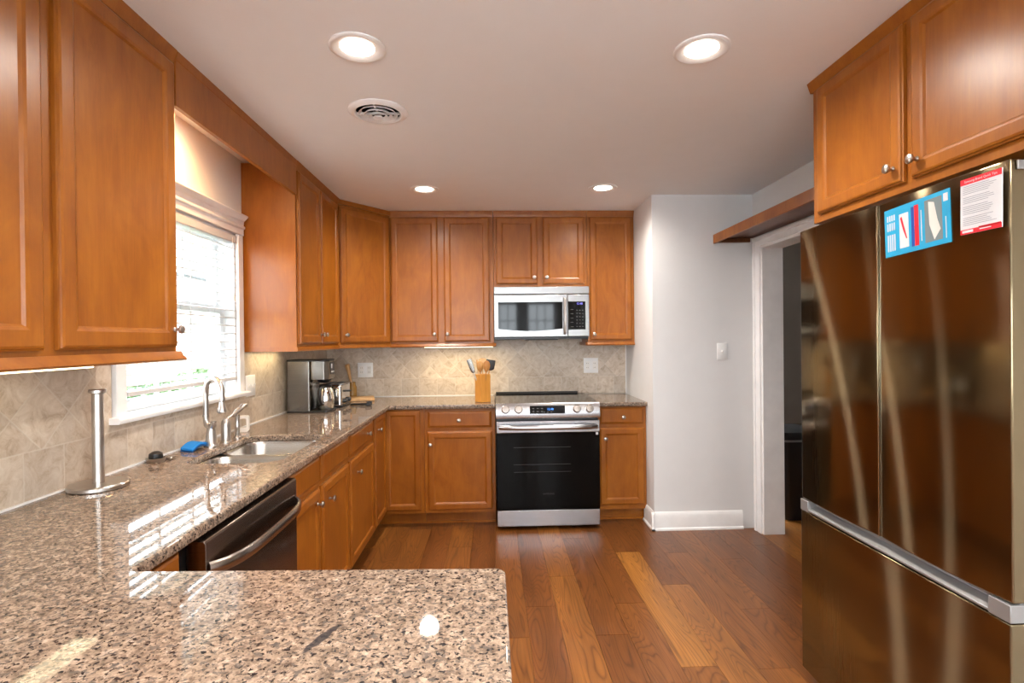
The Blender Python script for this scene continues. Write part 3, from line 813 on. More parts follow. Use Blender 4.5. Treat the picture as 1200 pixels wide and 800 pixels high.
for x in (.086, .180, .607, .700):
    k = build('burner_knob', MB().lathe(onp(x, .052), [(.030, 0), (.030, .003), (.027, .005), (.027, .022), (.024, .026), (0, .027)], tuple(nv), 28), 'handlesteel', t, smooth=30)
# oven door
ov = build('oven_door', MB().box(rx0, rx1, ry, 3.933, .712, .798), 'steel', t, .004)
build('oven_glass', MB().box(rx0, rx1, ry + .001, 3.933, .152, .711), 'ovenglass', t, .003)
m = MB(); L = []
for i in range(21):
    f = i / 20; x = rx0 + .018 + (rx1 - rx0 - .036) * f; bow = .018 + .040 * min(1, (1 - (2 * f - 1) ** 6) * 1.0)
    L.append([(x, ry - bow + dy, .757 + dz) for dy, dz in ((.012, -.015), (0, -.017), (-.008, -.010), (-.010, 0), (-.008, .010), (0, .017), (.012, .015))])
m.quad_loops(L)
build('door_handle', m, 'steel', ov, smooth=50)
for z in (.605, .48, .425):
    build('oven_rack', MB().box(.142, .560, ry - .0004, ry + .0006, z, z + .0022), 'rack', t)
text_obj('lettering', 'SAMSUNG', .018, 'rack', t, lambda u, v: Vector((.395 + u, ry - .0006, .265 + v)))
build('badge', MB().box(.745, .762, ry - .001, ry + .001, .692, .711), 'sheetwhite', t)
build('storage_drawer', MB().box(rx0 + .002, rx1 - .002, ry + .004, 3.933, .030, .147), 'steel', t, .003)

# ------------------------------------------------------------------ microwave
t = thing('microwave', (.38, 4.4, 1.40), 'stainless over-the-range microwave below the short wall cabinet', 'microwave')
mx0, mx1, my = .010, .768, 4.222
build('housing', MB().box(mx0, mx1, 4.262, YB - .012, 1.412, 1.810), 'mwsteel', t, .002)
build('base_plate', MB().box(mx0 + .004, mx1 - .004, 4.245, YB - .015, 1.392, 1.412).box(.26, .52, 4.26, 4.40, 1.386, 1.392), 'black', t, .002)
build('top_grille', MB().box(mx0, mx1, my + .004, 4.262, 1.752, 1.810).box(mx0 + .01, mx1 - .01, my + .010, 4.262, 1.746, 1.752), 'mwsteel', t, .003)
dr = build('door', MB().box(mx0, .594, my, 4.262, 1.412, 1.746), 'mwsteel', t, .004)
# window with bowed lower edge
pts = [(.043, 1.687), (.043, 1.476)] + [(.043 + .510 * k / 12, 1.476 - .018 * math.sin(PI * k / 12)) for k in range(1, 12)] + [(.553, 1.476), (.553, 1.687)]
build('window', MB().quad_loops([[(x, my - .002, z) for x, z in pts], [(x, my + .002, z) for x, z in pts]]), 'blackgloss', dr)
build('handle', MB().tube([(.570, my, 1.71), (.570, my - .030, 1.700), (.570, my - .036, 1.67), (.570, my - .037, 1.58), (.570, my - .036, 1.48), (.570, my - .030, 1.448), (.570, my, 1.438)], .011), 'nickel', dr)
pn = build('control_panel', MB().box(.596, mx1, my + .002, 4.262, 1.412, 1.746), 'mwsteel', t, .004)
build('keypad', MB().box(.600, .737, my, my + .003, 1.467, 1.690), 'blackgloss', pn)
text_obj('clock_digits', '12:48', .022, 'display2', pn, lambda u, v: Vector((.690 + u, my - .0006, 1.672 + v)))
for r_ in range(6):
    for c in range(3): build('key', MB().box(.664 + c * .023, .674 + c * .023, my - .0006, my, 1.488 + r_ * .026, 1.493 + r_ * .026), 'keys', pn)
for r_ in range(5): build('key', MB().box(.618, .640, my - .0006, my, 1.488 + r_ * .034, 1.492 + r_ * .034), 'keys', pn)

# ------------------------------------------------------------------ refrigerator
t = thing('refrigerator', (1.56, 1.70, 0), 'tall bronze steel french-door refrigerator with a freezer drawer', 'refrigerator')
XF, FY0, FY1 = 1.250, 1.2535, 2.142
build('case', MB().box(XF + .075, XRR - .02, FY0 + .012, FY1 - .012, .03, 1.800), 'greyplastic', t, .004)
def fdoor(name, y0, y1, z0, z1, crown):
    m = MB(); n = 16; poly = []
    for i in range(n + 1):
        f = i / n
        poly.append((XF + crown * (2 * f - 1) ** 2, y0 + (y1 - y0) * f))
    poly += [(XF + .070, y1), (XF + .070, y0)]
    m.prism(poly, z0, z1)
    return build(name, m, 'bronze', t, .004, smooth=30, segs=3)
fd = fdoor('left_door', 1.7045, FY1, .738, 1.822, .009)
fr_ = fdoor('right_door', FY0, 1.6975, .738, 1.822, .009)
fdoor('freezer_drawer', FY0, FY1, .045, .688, .004)
build('door_edge_strip', MB().box(XF + .004, XF + .06, 1.6985, 1.7005, .738, 1.818), 'chrome', t)
build('drawer_handle', MB().extr([(XF + .070, .688), (XF + .020, .690), (XF + .004, .692), (XF + .002, .700), (XF + .034, .716), (XF + .034, .732), (XF + .070, .734)], FY0 + .06, FY1 - .05, 'y')
      .box(XF + .002, XF + .070, FY0, FY0 + .06, .690, .734).box(XF + .002, XF + .070, FY1 - .05, FY1, .690, .734), 'greyplastic', t, .002)
build('hinge_cap', MB().box(XF + .022, XF + .15, FY0 - .006, FY0 - .0005, 1.796, 1.818).box(XF + .072, XF + .17, FY0 + .0, FY0 + .06, 1.800, 1.818), 'greyplastic', t, .002)
build('hinge', MB().lathe((XF + .045, FY0 + .02, .732), [(.012, 0), (.012, .008)], n=14), 'chrome', t)
build('kick_plate', MB().box(XF + .06, XF + .09, FY0 + .02, FY1 - .02, .003, .045), 'black', t)

# sheets stuck on the right-hand door
def on_sheet(c, tilt):
    ca_, sa_ = math.cos(tilt), math.sin(tilt)
    # u runs towards the camera (-Y), v up; surface faces -X
    return lambda u, v, n=0.0: Vector((c[0] - n, c[1] - (u * ca_ - v * sa_), c[2] + u * sa_ + v * ca_))
def sheet_rect(P, u0, u1, v0, v1, n):
    return [P(u0, v0, n), P(u1, v0, n), P(u1, v1, n), P(u0, v1, n)]
def sheet_part(name, parent, P, rects, mat, n, label=None):
    m = MB()
    for r_ in rects: m.quad_loops([sheet_rect(P, *r_, n)], False, True)
    return build(name, m, mat, parent, smooth=0)
XS = XF + .0005
P = on_sheet((XS, 1.534, 1.719), R(2.0)); W2, H2 = .121, .074
t = thing('energy_leaflet', tuple(P(0, 0)), 'blue landscape leaflet stuck on the right refrigerator door', 'leaflet', 'sheets on the refrigerator')
build('sheet', MB().quad_loops([sheet_rect(P, -W2, W2, -H2, H2, 0), sheet_rect(P, -W2, W2, -H2, H2, .0024)]), 'sheetblue', t)
sheet_part('chart', t, P, [(-.060, -.024, -.056, .048)], 'sheetwhite', .0027)
m = MB(); m.quad_loops([[P(-.056, .036, .003), P(-.050, .040, .003), P(-.040, .004, .003), P(-.030, -.030, .003), P(-.034, -.030, .003), P(-.046, .0, .003)]], False, True)
build('chart_line', m, 'sheetred', t, smooth=0)
sheet_part('navy_band', t, P, [(-.014, -.003, -.060, .058)], 'sheetdark', .0027)
sheet_part('red_band', t, P, [(-.002, .014, -.060, .060)], 'sheetred', .0027)
sheet_part('picture', t, P, [(.036, .096, -.060, .062)], 'sheetphoto', .0027)
m = MB(); m.quad_loops([[P(.050, .056, .003), P(.070, .050, .003), P(.080, .0, .003), P(.090, -.030, .003), P(.068, -.056, .003), P(.052, -.010, .003)]], False, True)
build('picture_shape', m, 'sheetlight', t, smooth=0)
sheet_part('text_block', t, P, [(-.110 + c * .009, -.104 + c * .009, a, b_) for c in range(4) for a, b_ in ((-.058, -.006), (.006, .030), (.036, .054))], 'sheetgrey', .0027)
sheet_part('white_label', t, P, [(.101, .116, .042, .064)], 'sheetwhite', .0027)
sheet_part('caption', t, P, [(.106, .109, -.06, .0)], 'sheetwhite', .0027)
sheet_part('caption', t, P, [(.022, .025, -.05, .04)], 'sheetwhite', .0027)
P = on_sheet((XS, 1.3225, 1.732), R(0.0)); W2, H2 = .058, .0725
P2 = on_sheet((XS, 1.3225, 1.732), R(-.5))
t = thing('tips_leaflet', tuple(P2(0, 0)), 'white portrait leaflet with red header and footer on the refrigerator', 'leaflet', 'sheets on the refrigerator')
build('sheet', MB().quad_loops([sheet_rect(P2, -W2, W2, -H2, H2, 0), sheet_rect(P2, -W2, W2, -H2, H2, .0024)]), 'sheetwhite', t)
sheet_part('header', t, P2, [(-W2, W2, .057, H2)], 'sheetred', .0027)
sheet_part('footer', t, P2, [(-W2, W2, -H2, -.060), (-.005, W2 - .002, -.062, -.058)], 'sheetred', .0027)
text_obj('heading', 'Samsung Brand Quick Tips', .0085, 'sheetwhite', t, lambda u, v: P2(u, .0645 + v, .0030))
sheet_part('footer_mark', t, P2, [(-.052, -.020, -.069, -.0625), (-.002, .030, -.0665, -.064)], 'sheetwhite', .0030)
lines = []
for k in range(22):
    if k in (5, 10, 16): continue
    v = .051 - k * .0048; lines.append((-.050, -.050 + .096 * (.72 + .28 * random.random()), v, v + .0013))
sheet_part('text_line', t, P2, lines, 'textgrey', .0030)

# ------------------------------------------------------------------ ceiling lamps and vent
LABL = {0: 'recessed ceiling light nearest the window cabinet, front left', 1: 'recessed ceiling light at front right, nearer the refrigerator', 2: 'recessed ceiling light at rear left, above the corner cabinet', 3: 'recessed ceiling light at rear right, above the range'}
def can_light(x, y, label, power=P_CAN, col=None):
    t = thing('recessed_light', (x, y, ZC), label, 'ceiling light', 'recessed ceiling lights')
    build('trim_ring', MB().lathe((x, y, ZC), [(.098, 0), (.098, -.004), (.092, -.008), (.086, -.008), (.062, -.003), (.059, -.0005)], n=40, cap0=False, cap1=False), 'trim', t)
    build('lens', MB().lathe((x, y, ZC), [(.060, -.0010), (.054, -.0022), (0, -.0028)], n=40), 'lamp', t)
    l = bpy.data.lights.new('recessed_lamp', 'SPOT'); l.energy = power * 4.2; l.color = col or WARM; l.shadow_soft_size = .06; l.spot_size = R(165); l.spot_blend = 1.0
    o = bpy.data.objects.new('recessed_lamp', l); COL.objects.link(o); o.parent = t; o.location = (0, 0, -.02)
for i, (x, y) in enumerate(((-.467, 1.905), (.760, 1.897), (-.458, 3.684), (.767, 3.655))): can_light(x, y, LABL[i])
can_light(-.46, .10, 'added unseen recessed light above the peninsula, left, behind the camera', P_CAN * 1.5)  # unseen lamp added to brighten the peninsula and near cabinets
can_light(.767, .10, 'added unseen recessed light beside the peninsula, right, behind the camera', P_CAN * 3.2)  # second unseen lamp, added and made stronger to lift the peninsula
can_light(-1.265, 2.42, 'recessed ceiling light hidden behind the window valance', 4.2, (1.0, .55, .22))

t = thing('ceiling_vent', (-.507, 2.437, ZC), 'round white ceiling air vent with concentric rings', 'vent')
c = (-.507, 2.437, ZC)
build('outer_ring', MB().lathe(c, [(.132, 0), (.132, -.004), (.120, -.012), (.104, -.014), (.098, -.008), (.098, 0)], n=48, cap0=False, cap1=False), 'trim', t)
build('cavity', MB().lathe(c, [(.099, -.0008), (0, -.0008)], n=40), 'dark', t)
for r1, z in ((.079, -.010), (.058, -.016), (.038, -.021)):
    build('ring', MB().lathe(c, [(r1 - .005, z + .008), (r1 + .0075, z - .004), (r1 + .006, z - .006), (r1 - .007, z + .007)], n=44, cap0=False, cap1=False), 'trim', t)
build('centre_disc', MB().lathe(c, [(.014, -.018), (.023, -.028), (.020, -.031), (0, -.032)], n=32), 'trim', t)
build('spoke', MB().box(c[0] - .096, c[0] + .096, c[1] - .0025, c[1] + .0025, ZC - .014, ZC - .004), 'trim', t)
build('spoke', MB().box(c[0] - .0025, c[0] + .0025, c[1] - .096, c[1] + .096, ZC - .014, ZC - .004), 'trim', t)

def under_light(x0, x1, y0, y1, z, label, power):
    t = thing('under_cabinet_light', ((x0 + x1) / 2, (y0 + y1) / 2, z), label, 'under-cabinet light', 'under-cabinet lights')
    build('housing', MB().box(x0, x1, y0, y1, z - .012, z), 'whiteplastic', t, .002)
    build('lens', MB().box(x0 + .006, x1 - .006, y0 + .006, y1 - .006, z - .020, z - .012), 'strip', t, .003)
    l = bpy.data.lights.new('strip_lamp', 'AREA'); l.shape = 'RECTANGLE'; l.size = x1 - x0; l.size_y = y1 - y0; l.energy = power; l.color = (1.0, .82, .48)
    o = bpy.data.objects.new('strip_lamp', l); COL.objects.link(o); o.parent = t; o.location = (0, 0, -.024)
under_light(-.56, .005, YU + .004, YU + .045, 1.353, 'slim lit light bar under the back wall cabinet', P_STRIP)
under_light(-1.280, -1.200, .90, 1.665, 1.343, 'slim lit light bar under the near left wall cabinet', P_STRIP * .03)
under_light(XW + .06, XW + .10, 3.15, 3.55, 1.360, 'slim lit light bar under the cabinet right of the window', P_STRIP * .25)

# ------------------------------------------------------------------ window blind
t = thing('window_blind', (XW - .01, 2.56, 1.20), 'white horizontal slat blind hanging in the kitchen window', 'blind')
bx = XW - .012
build('headrail', MB().box(bx - .028, bx + .028, WY0 + .016, WY1 - .016, WZ1 - .055, WZ1 - .014), 'blind', t, .003)
for k in range(17):
    z = 1.232 + k * .0425; a = R(-10)
    m = MB(); L = []
    for y in (WY0 + .018, WY1 - .018):
        L.append([(bx + s * math.cos(a) * .025 - math.sin(a) * tt, y, z + s * math.sin(a) * .025 + math.cos(a) * tt) for s, tt in ((-1, -.0016), (0, .0004), (1, -.0016), (1, .0016), (0, .0036), (-1, .0016))])
    build('slat', m.quad_loops(L), 'blind', t)
build('bottom_rail', MB().box(bx - .027, bx + .027, WY0 + .018, WY1 - .018, 1.188, 1.206), 'blind', t, .003)
for y in (2.25, 2.56, 2.87):
    for dx in (-.024, .024): build('cord', MB().tube([(bx + dx, y, 1.20), (bx + dx, y, WZ1 - .03)], .0011, 6), 'blind', t)
build('lift_cord', MB().tube([(bx + .034, 2.95, WZ1 - .03), (bx + .036, 2.952, 1.66)], .0018, 6).lathe((bx + .036, 2.952, 1.62), [(.003, .045), (.008, .03), (.009, 0)], n=12), 'blind', t)

# ------------------------------------------------------------------ faucet set
t = thing('faucet', (-1.307, 2.516, CT), 'brushed nickel gooseneck faucet standing behind the sink', 'faucet')
fx, fy = -1.307, 2.516
dd = Vector((.866, -.5, 0))
build('base', MB().lathe((fx, fy, CT), [(.030, 0), (.030, .006), (.025, .012), (.023, .05), (.0185, .085), (.016, .092)], n=28), 'nickel', t)
q = lambda s, z: tuple(Vector((fx, fy, z)) + dd * s)
pts = [q(.022, CT + .118), q(.022, CT + .104), q(.012, CT + .092), q(-.008, CT + .088), q(-.030, CT + .098), q(-.038, CT + .125), q(-.038, CT + .17), q(-.038, CT + .24)]
for k in range(1, 13):
    a = PI - PI * k / 12 * 1.0
    pts.append(q(.022 + .060 * math.cos(a), CT + .245 + .072 * math.sin(a)))
pts += [q(.082, CT + .225)]
build('neck', MB().tube(pts, [.0125] * 3 + [.014] * 2 + [.0125] * (len(pts) - 5), 16), 'nickel', t, smooth=60)
build('collar', MB().lathe(q(-.038, CT + .135), [(.0155, 0), (.0155, .010)], n=20), 'nickel', t)
build('spray_head', MB().lathe(q(.082, CT + .228), [(.0145, 0), (.0145, -.012), (.011, -.016), (.012, -.030), (.020, -.048), (.021, -.062), (.015, -.068), (0, -.069)], n=24), 'nickel', t)
t = thing('lever_tap', (-1.290, 2.618, CT), 'brushed nickel single-lever tap body right of the gooseneck', 'tap')
build('body', MB().lathe((-1.290, 2.618, CT), [(.026, 0), (.026, .005), (.0225, .008), (.0225, .075), (.0215, .078), (.0225, .082), (.020, .100), (.012, .112), (0, .115)], n=28), 'nickel', t)
build('lever', MB().tube([(-1.290, 2.618, CT + .108), (-1.288, 2.645, CT + .116), (-1.286, 2.672, CT + .122)], [.006, .005, .006]), 'nickel', t)
t = thing('side_sprayer', (-1.280, 2.712, CT), 'slim brushed nickel side sprayer right of the tap lever', 'sprayer')
build('stem', MB().lathe((-1.280, 2.712, CT), [(.020, 0), (.020, .008), (.0125, .014), (.0115, .05), (.014, .06), (.0115, .07), (.0115, .115), (.013, .12)], n=22), 'nickel', t)
build('spray_head', MB().tube([(-1.286, 2.682, CT + .118), (-1.280, 2.712, CT + .136), (-1.268, 2.750, CT + .158), (-1.262, 2.772, CT + .160)], [.010, .013, .013, .010]), 'nickel', t, smooth=60)
t = thing('plastic_holder', (-1.345, 2.918, CT), 'white plastic ring-shaped holder standing on the worktop beside the faucet', 'holder')
m = MB(); ro = fillet([(-.028, 0), (.028, 0), (.028, .086), (-.028, .086)], .012); ri = fillet([(-.014, .022), (.016, .022), (.016, .072), (-.014, .072)], .006)
th = .018
P0 = lambda u, v, n: (-1.345 + u * .95 - n * .3, 2.918 + n + u * .3, CT + v)
L = [[P0(u, v, -th) for u, v in ro], [P0(u, v, th) for u, v in ro], [P0(u, v, th) for u, v in ri], [P0(u, v, -th) for u, v in ri], [P0(u, v, -th) for u, v in ro]]
build('ring', m.quad_loops(L, False, False), 'whiteplastic', t, smooth=40)

# sponge, scrubber, paper towel stand
m = MB(); L = []
for k in range(13):
    f = k / 12; yy = 2.395 + .120 * f; zz = CT + .0065 + .012 * math.sin(PI * f) + .008 * f
    L.append([(-1.385, yy + .012, zz), (-1.318, yy - .014, zz - .002), (-1.318, yy - .014, zz + .009), (-1.385, yy + .012, zz + .011)])
sp_ = thing('sponge', (-1.35, 2.45, CT), 'bright blue arched sponge lying at the sink edge', 'sponge')
build('foam', m.quad_loops(L), 'blue', sp_, .003)
L = [[(x, y, z - .006 if i < 2 else z - .0005) for i, (x, y, z) in enumerate((l[0], l[1], l[1], l[0]))] for l in L]
build('scouring_pad', MB().quad_loops(L), plain('dark blue pad', (.004, .07, .22), .95), sp_)
t = thing('scrub_brush', (-1.372, 2.215, CT), 'black scrubber resting in a small steel dish near the sponge', 'brush')
build('dish', MB().lathe((-1.372, 2.215, CT), [(.030, 0), (.034, .006), (.036, .016), (.033, .017), (.031, .008), (0, .006)], n=28), 'nickel', t)
build('bristles', MB().lathe((-1.372, 2.215, CT + .008), [(.022, 0), (.026, .012), (.024, .026), (.012, .034), (0, .036)], n=20), 'black', t)
build('rest', MB().box(-1.352, -1.326, 2.24, 2.275, CT + .001, CT + .012), 'nickel', t, .003)
t = thing('paper_towel_stand', (-1.325, 1.835, CT), 'brushed steel paper towel post on a round base, without a roll', 'paper towel stand')
build('base', MB().lathe((-1.325, 1.835, CT), [(.078, 0), (.086, .003), (.086, .013), (.082, .017), (0, .017)], n=48), 'nickel', t, smooth=30)
build('post', MB().lathe((-1.325, 1.835, CT + .016), [(.0175, 0), (.0165, .30)], n=24), 'nickel', t)
build('cap', MB().lathe((-1.325, 1.835, CT + .314), [(.017, 0), (.025, .004), (.025, .013), (.022, .016), (0, .0165)], n=28), 'nickel', t)

# ------------------------------------------------------------------ coffee maker, toaster, board, tongs, jar
t = thing('coffee_maker', (-1.27, 3.72, CT), 'tall stainless coffee maker in front of the corner, facing the room', 'coffee maker')
cx0, cx1, cy0, cy1 = -1.392, -1.235, 3.640, 3.850
build('column', MB().prism(fillet([(cx0, cy0), (cx1, cy0), (cx1, cy1), (cx0, cy1)], .012), CT + .012, CT + .345), 'smokesteel', t, smooth=40)
build('head', MB().prism(fillet([(cx1 + .0005, cy0 + .002), (cx1 + .095, cy0 + .006), (cx1 + .118, cy0 + .05), (cx1 + .118, cy1 - .05), (cx1 + .095, cy1 - .006), (cx1 + .0005, cy1 - .002)], .012), CT + .222, CT + .345), 'smokesteel', t, smooth=40)
build('lid', MB().prism(fillet([(cx0, cy0), (cx1 + .095, cy0 + .004), (cx1 + .118, cy0 + .05), (cx1 + .118, cy1 - .05), (cx1 + .095, cy1), (cx0, cy1)], .012), CT + .3455, CT + .356), 'black', t, .003)
build('base', MB().prism(fillet([(cx0 - .002, cy0 - .002), (cx1 + .110, cy0 - .002), (cx1 + .130, cy0 + .05), (cx1 + .130, cy1 - .05), (cx1 + .110, cy1), (cx0 - .002, cy1)], .015), CT + .001, CT + .0115), 'black', t, .002)
build('filter_basket', MB().lathe((cx1 + .062, 3.745, CT + .195), [(.030, 0), (.055, .026)], n=24), 'black', t)
build('button_panel', MB().box(cx1 + .1185, cx1 + .1215, 3.70, 3.79, CT + .255, CT + .335), 'black', t, .001)
m = MB().box(cx1 + .1217, cx1 + .1225, 3.712, 3.735, CT + .295, CT + .325).box(cx1 + .1217, cx1 + .1225, 3.71, 3.78, CT + .268, CT + .275)
build('button', m, 'sheetwhite', t)
t2 = thing('coffee_carafe', (cx1 + .070, 3.745, CT + .013), 'steel carafe with a black handle on the coffee maker plate', 'carafe')
build('jug', MB().lathe((cx1 + .070, 3.745, CT + .0125), [(.050, 0), (.057, .01), (.058, .09), (.046, .135), (.040, .15)], n=32), 'chrome', t2)
build('collar', MB().lathe((cx1 + .070, 3.745, CT + .163), [(.042, 0), (.044, .012), (.030, .020), (0, .021)], n=28), 'black', t2)
hx, hy = cx1 + .070, 3.745 - .045
build('handle', MB().tube([(hx, hy + .006, CT + .170), (hx - .004, hy - .040, CT + .172), (hx - .006, hy - .058, CT + .15), (hx - .006, hy - .056, CT + .09), (hx - .004, hy - .035, CT + .055), (hx, hy - .004, CT + .05)], [.011, .012, .012, .011, .010, .009], 12), 'black', t2, smooth=60)

t = thing('toaster', (-1.16, 4.02, CT), 'compact chrome toaster standing beside the coffee maker', 'toaster')
tx0, tx1, ty0, ty1 = -1.250, -1.095, 3.890, 4.130
build('body', MB().prism(fillet([(tx0, ty0), (tx1, ty0), (tx1, ty1), (tx0, ty1)], .02), CT + .012, CT + .165), 'chrome', t, .010, segs=3)
build('top_plate', MB().prism(fillet([(tx0 - .006, ty0 + .01), (tx1 + .010, ty0 + .01), (tx1 + .010, ty1 - .01), (tx0 - .006, ty1 - .01)], .02), CT + .1655, CT + .172), 'steel', t, .002)
build('slot', MB().box(tx0 + .035, tx0 + .060, ty0 + .03, ty1 - .03, CT + .1722, CT + .1745), 'dark', t)
build('slot', MB().box(tx0 + .095, tx0 + .120, ty0 + .03, ty1 - .03, CT + .1722, CT + .1745), 'dark', t)
build('base', MB().box(tx0 + .004, tx1 + .004, ty0 + .006, ty1 - .006, CT + .001, CT + .0115), 'black', t, .003)
build('lever', MB().box(tx1 + .0005, tx1 + .032, 4.000, 4.040, CT + .105, CT + .118), 'black', t, .004)
for yy in (3.955, 4.06):
    build('dial', MB().lathe((tx1 + .0005, yy, CT + .045), [(.017, 0), (.017, .012), (.013, .020), (0, .021)], (1, 0, 0), 22), 'black', t)

t = thing('rolling_pin', (-1.0, 4.40, CT), 'pale wooden board lying on the worktop in the back corner', 'cutting board')
mt = Matrix.Translation((-1.100, 4.370, CT)) @ Matrix.Rotation(R(14), 4, 'Z')
build('board', MB().prism(fillet([(-.13, -.09), (.13, -.09), (.13, .09), (-.13, .09)], .02), .001, .024).xf(mt), 'wood_light', t, .004)
t.name = 'cutting_board'; ORG['cutting_board'] = ORG.get('rolling_pin')
t = thing('kitchen_tongs', (-1.0, 4.05, CT), 'black kitchen tongs lying on the worktop beside the toaster', 'tongs')
build('arm', MB().tube([(-1.065, 4.035, CT + .008), (-.99, 4.025, CT + .010), (-.93, 4.010, CT + .014)], [.006, .006, .005], 10), 'black', t)
build('arm', MB().tube([(-1.065, 4.030, CT + .008), (-.99, 4.000, CT + .010), (-.925, 3.955, CT + .010)], [.006, .006, .005], 10), 'black', t)
build('tip', MB().box(-.945, -.905, 4.000, 4.016, CT + .002, CT + .030).xf(Matrix.Identity(4)), 'black', t, .004)
build('tip', MB().box(-.940, -.902, 3.945, 3.961, CT + .002, CT + .026), 'black', t, .004)
t = thing('amber_jar', (-1.190, 4.545, CT), 'small amber glass jar in the back corner behind the board', 'jar')
build('glass', MB().lathe((-1.190, 4.545, CT), [(.034, .001), (.038, .006), (.038, .09), (.028, .115), (.028, .135), (.025, .135), (.025, .115), (.034, .09), (.034, .008), (0, .006)], n=28), 'amber', t)
t = tag(build('wooden_spatula', MB().tube([(-1.188, 4.548, CT + .012), (-1.200, 4.545, CT + .13), (-1.212, 4.54, CT + .20), (-1.226, 4.535, CT + .275), (-1.228, 4.534, CT + .285)], [.008, .009, .013, .020, .014], 14), 'wood_light', None, 0, org=(-1.19, 4.548, CT + .012), smooth=60), 'pale wooden spatula standing in the amber jar', 'spatula')

# ------------------------------------------------------------------ utensil block with utensils
t = thing('utensil_holder', (-.083, 4.12, CT), 'honey bamboo utensil box left of the range', 'utensil holder')
mt = Matrix.Translation((-.083, 4.125, CT)) @ Matrix.Rotation(R(33), 4, 'Z')
w, w2 = .044, .037
m = MB()
sq = lambda a: [(-a, -a), (a, -a), (a, a), (-a, a)]
m.quad_loops([[(x, y, .001) for x, y in sq(w)], [(x, y, .215) for x, y in sq(w)], [(x, y, .215) for x, y in sq(w2)], [(x, y, .012) for x, y in sq(w2)]])
build('box', m.xf(mt), 'wood_block', t, .002)
def utensil(name, base, tip, head, mat, headmat, label, cat, hw, hl, hthick):
    t = thing(name, base, label, cat, 'utensils in the bamboo box')
    b_, e = Vector(base), Vector(tip); dirv = (e - b_).normalized()
    build('handle', MB().tube([b_, b_.lerp(e, .5), e], [.006, .0058, .005], 10), mat, t)
    side = dirv.cross(Vector((0, 1, 0))).normalized(); nrm = side.cross(dirv).normalized()
    m = MB(); L = []
    if head == 'spoon': prof = [(0, .2), (.12, .45), (.3, .85), (.55, 1), (.8, .85), (.94, .5), (1, .12)]
    elif head == 'turner': prof = [(0, .15), (.10, .7), (.2, .95), (.6, 1), (.95, 1), (1, .92)]
    else: prof = [(0, .35), (.2, .7), (.6, 1), (.9, 1), (1, .55)]
    for f, wd in prof:
        p = e + dirv * (f * hl - .004); dish = (-.006 * math.sin(PI * f) if head == 'spoon' else 0)
        ring = []
        for k in range(10):
            a = 2 * PI * k / 10
            ring.append(p + side * (hw * wd * math.cos(a)) + nrm * (hthick * math.sin(a) + dish * (1 - abs(math.cos(a)))))
        L.append(ring)
    build('head', m.quad_loops(L), headmat, t, smooth=60)
hb = CT + .02
utensil('slotted_turner', (-.075, 4.125, hb), (-.150, 4.120, CT + .225), 'turner', 'nickel', 'smokesteel', 'grey metal slotted turner leaning left in the bamboo box', 'turner', .019, .115, .0016)
utensil('wooden_spoon', (-.090, 4.115, hb), (-.100, 4.090, CT + .235), 'spoon', 'wood_spoon', 'wood_spoon', 'brown wooden spoon at front left in the bamboo box', 'spoon', .026, .090, .005)
utensil('wooden_spoon', (-.075, 4.108, hb), (-.055, 4.085, CT + .235), 'spoon', 'wood_spoon', 'wood_spoon', 'brown wooden spoon at front right in the bamboo box', 'spoon', .027, .090, .005)
utensil('wooden_spatula', (-.083, 4.135, hb), (-.083, 4.150, CT + .255), 'paddle', 'wood_light', 'wood_light', 'pale wooden spatula at the back of the bamboo box', 'spatula', .030, .085, .004)
utensil('wooden_stick', (-.098, 4.135, hb), (-.118, 4.135, CT + .24), 'paddle', 'wood_light', 'wood_light', 'thin pale wooden stick between turner and spoons in the box', 'stick', .008, .09, .004)
utensil('black_turner', (-.068, 4.130, hb), (-.030, 4.115, CT + .245), 'turner', 'wood_spoon', 'black', 'black nylon turner leaning right in the bamboo box', 'turner', .036, .085, .003)

# ------------------------------------------------------------------ outlet and switch plates
def plate(name, o, ua, na, w, h, label, cat, kind, gangs):
    P = frame_map(o, ua, na)
    c = P(w / 2, h / 2, 0)
    t = thing(name, tuple(c), label, cat, 'wall plates')
    L = [rect(P, 0, 0, w, h, 0), rect(P, 0, 0, w, h, .003), rect(P, .004, .004, w - .004, h - .004, .006)]
    build('cover', MB().quad_loops(L), 'plate', t)
    for g in range(gangs):
        u = w * (g + .5) / gangs
        if kind[g] == 'outlet':
            b_ = build('receptacle', MB().quad_loops([rect(P, u - .017, h / 2 - .034, u + .017, h / 2 + .034, .006), rect(P, u - .017, h / 2 - .034, u + .017, h / 2 + .034, .0075)]), 'whiteplastic', t)
            m = MB()
            for dv in (-.018, .018):
                for du in (-.006, .006): m.quad_loops([rect(P, u + du - .0012, h / 2 + dv - .004, u + du + .0012, h / 2 + dv + .004, .0076), rect(P, u + du - .0012, h / 2 + dv - .004, u + du + .0012, h / 2 + dv + .004, .0080)])
            build('slot', m, 'dark', b_)
        else:
            b_ = build('switch_frame', MB().quad_loops([rect(P, u - .006, h / 2 - .013, u + .006, h / 2 + .013, .006), rect(P, u - .006, h / 2 - .013, u + .006, h / 2 + .013, .007)]), 'whiteplastic', t)
            build('toggle', MB().quad_loops([rect(P, u - .004, h / 2 - .004, u + .004, h / 2 + .006, .007), rect(P, u - .003, h / 2 + .004, u + .003, h / 2 + .011, .018)]), 'plate', b_)
plate('switch_plate', (XW + .009, 3.108, 1.080), (0, 1, 0), (1, 0, 0), .118, .122, 'white double switch plate on the tiles right of the window', 'switch plate', ('switch', 'switch'), 2)
plate('outlet_plate', (-1.158, YB - .009, 1.082), (1, 0, 0), (0, -1, 0), .128, .125, 'white double outlet plate on the back tiles near the corner', 'outlet plate', ('outlet', 'outlet'), 2)
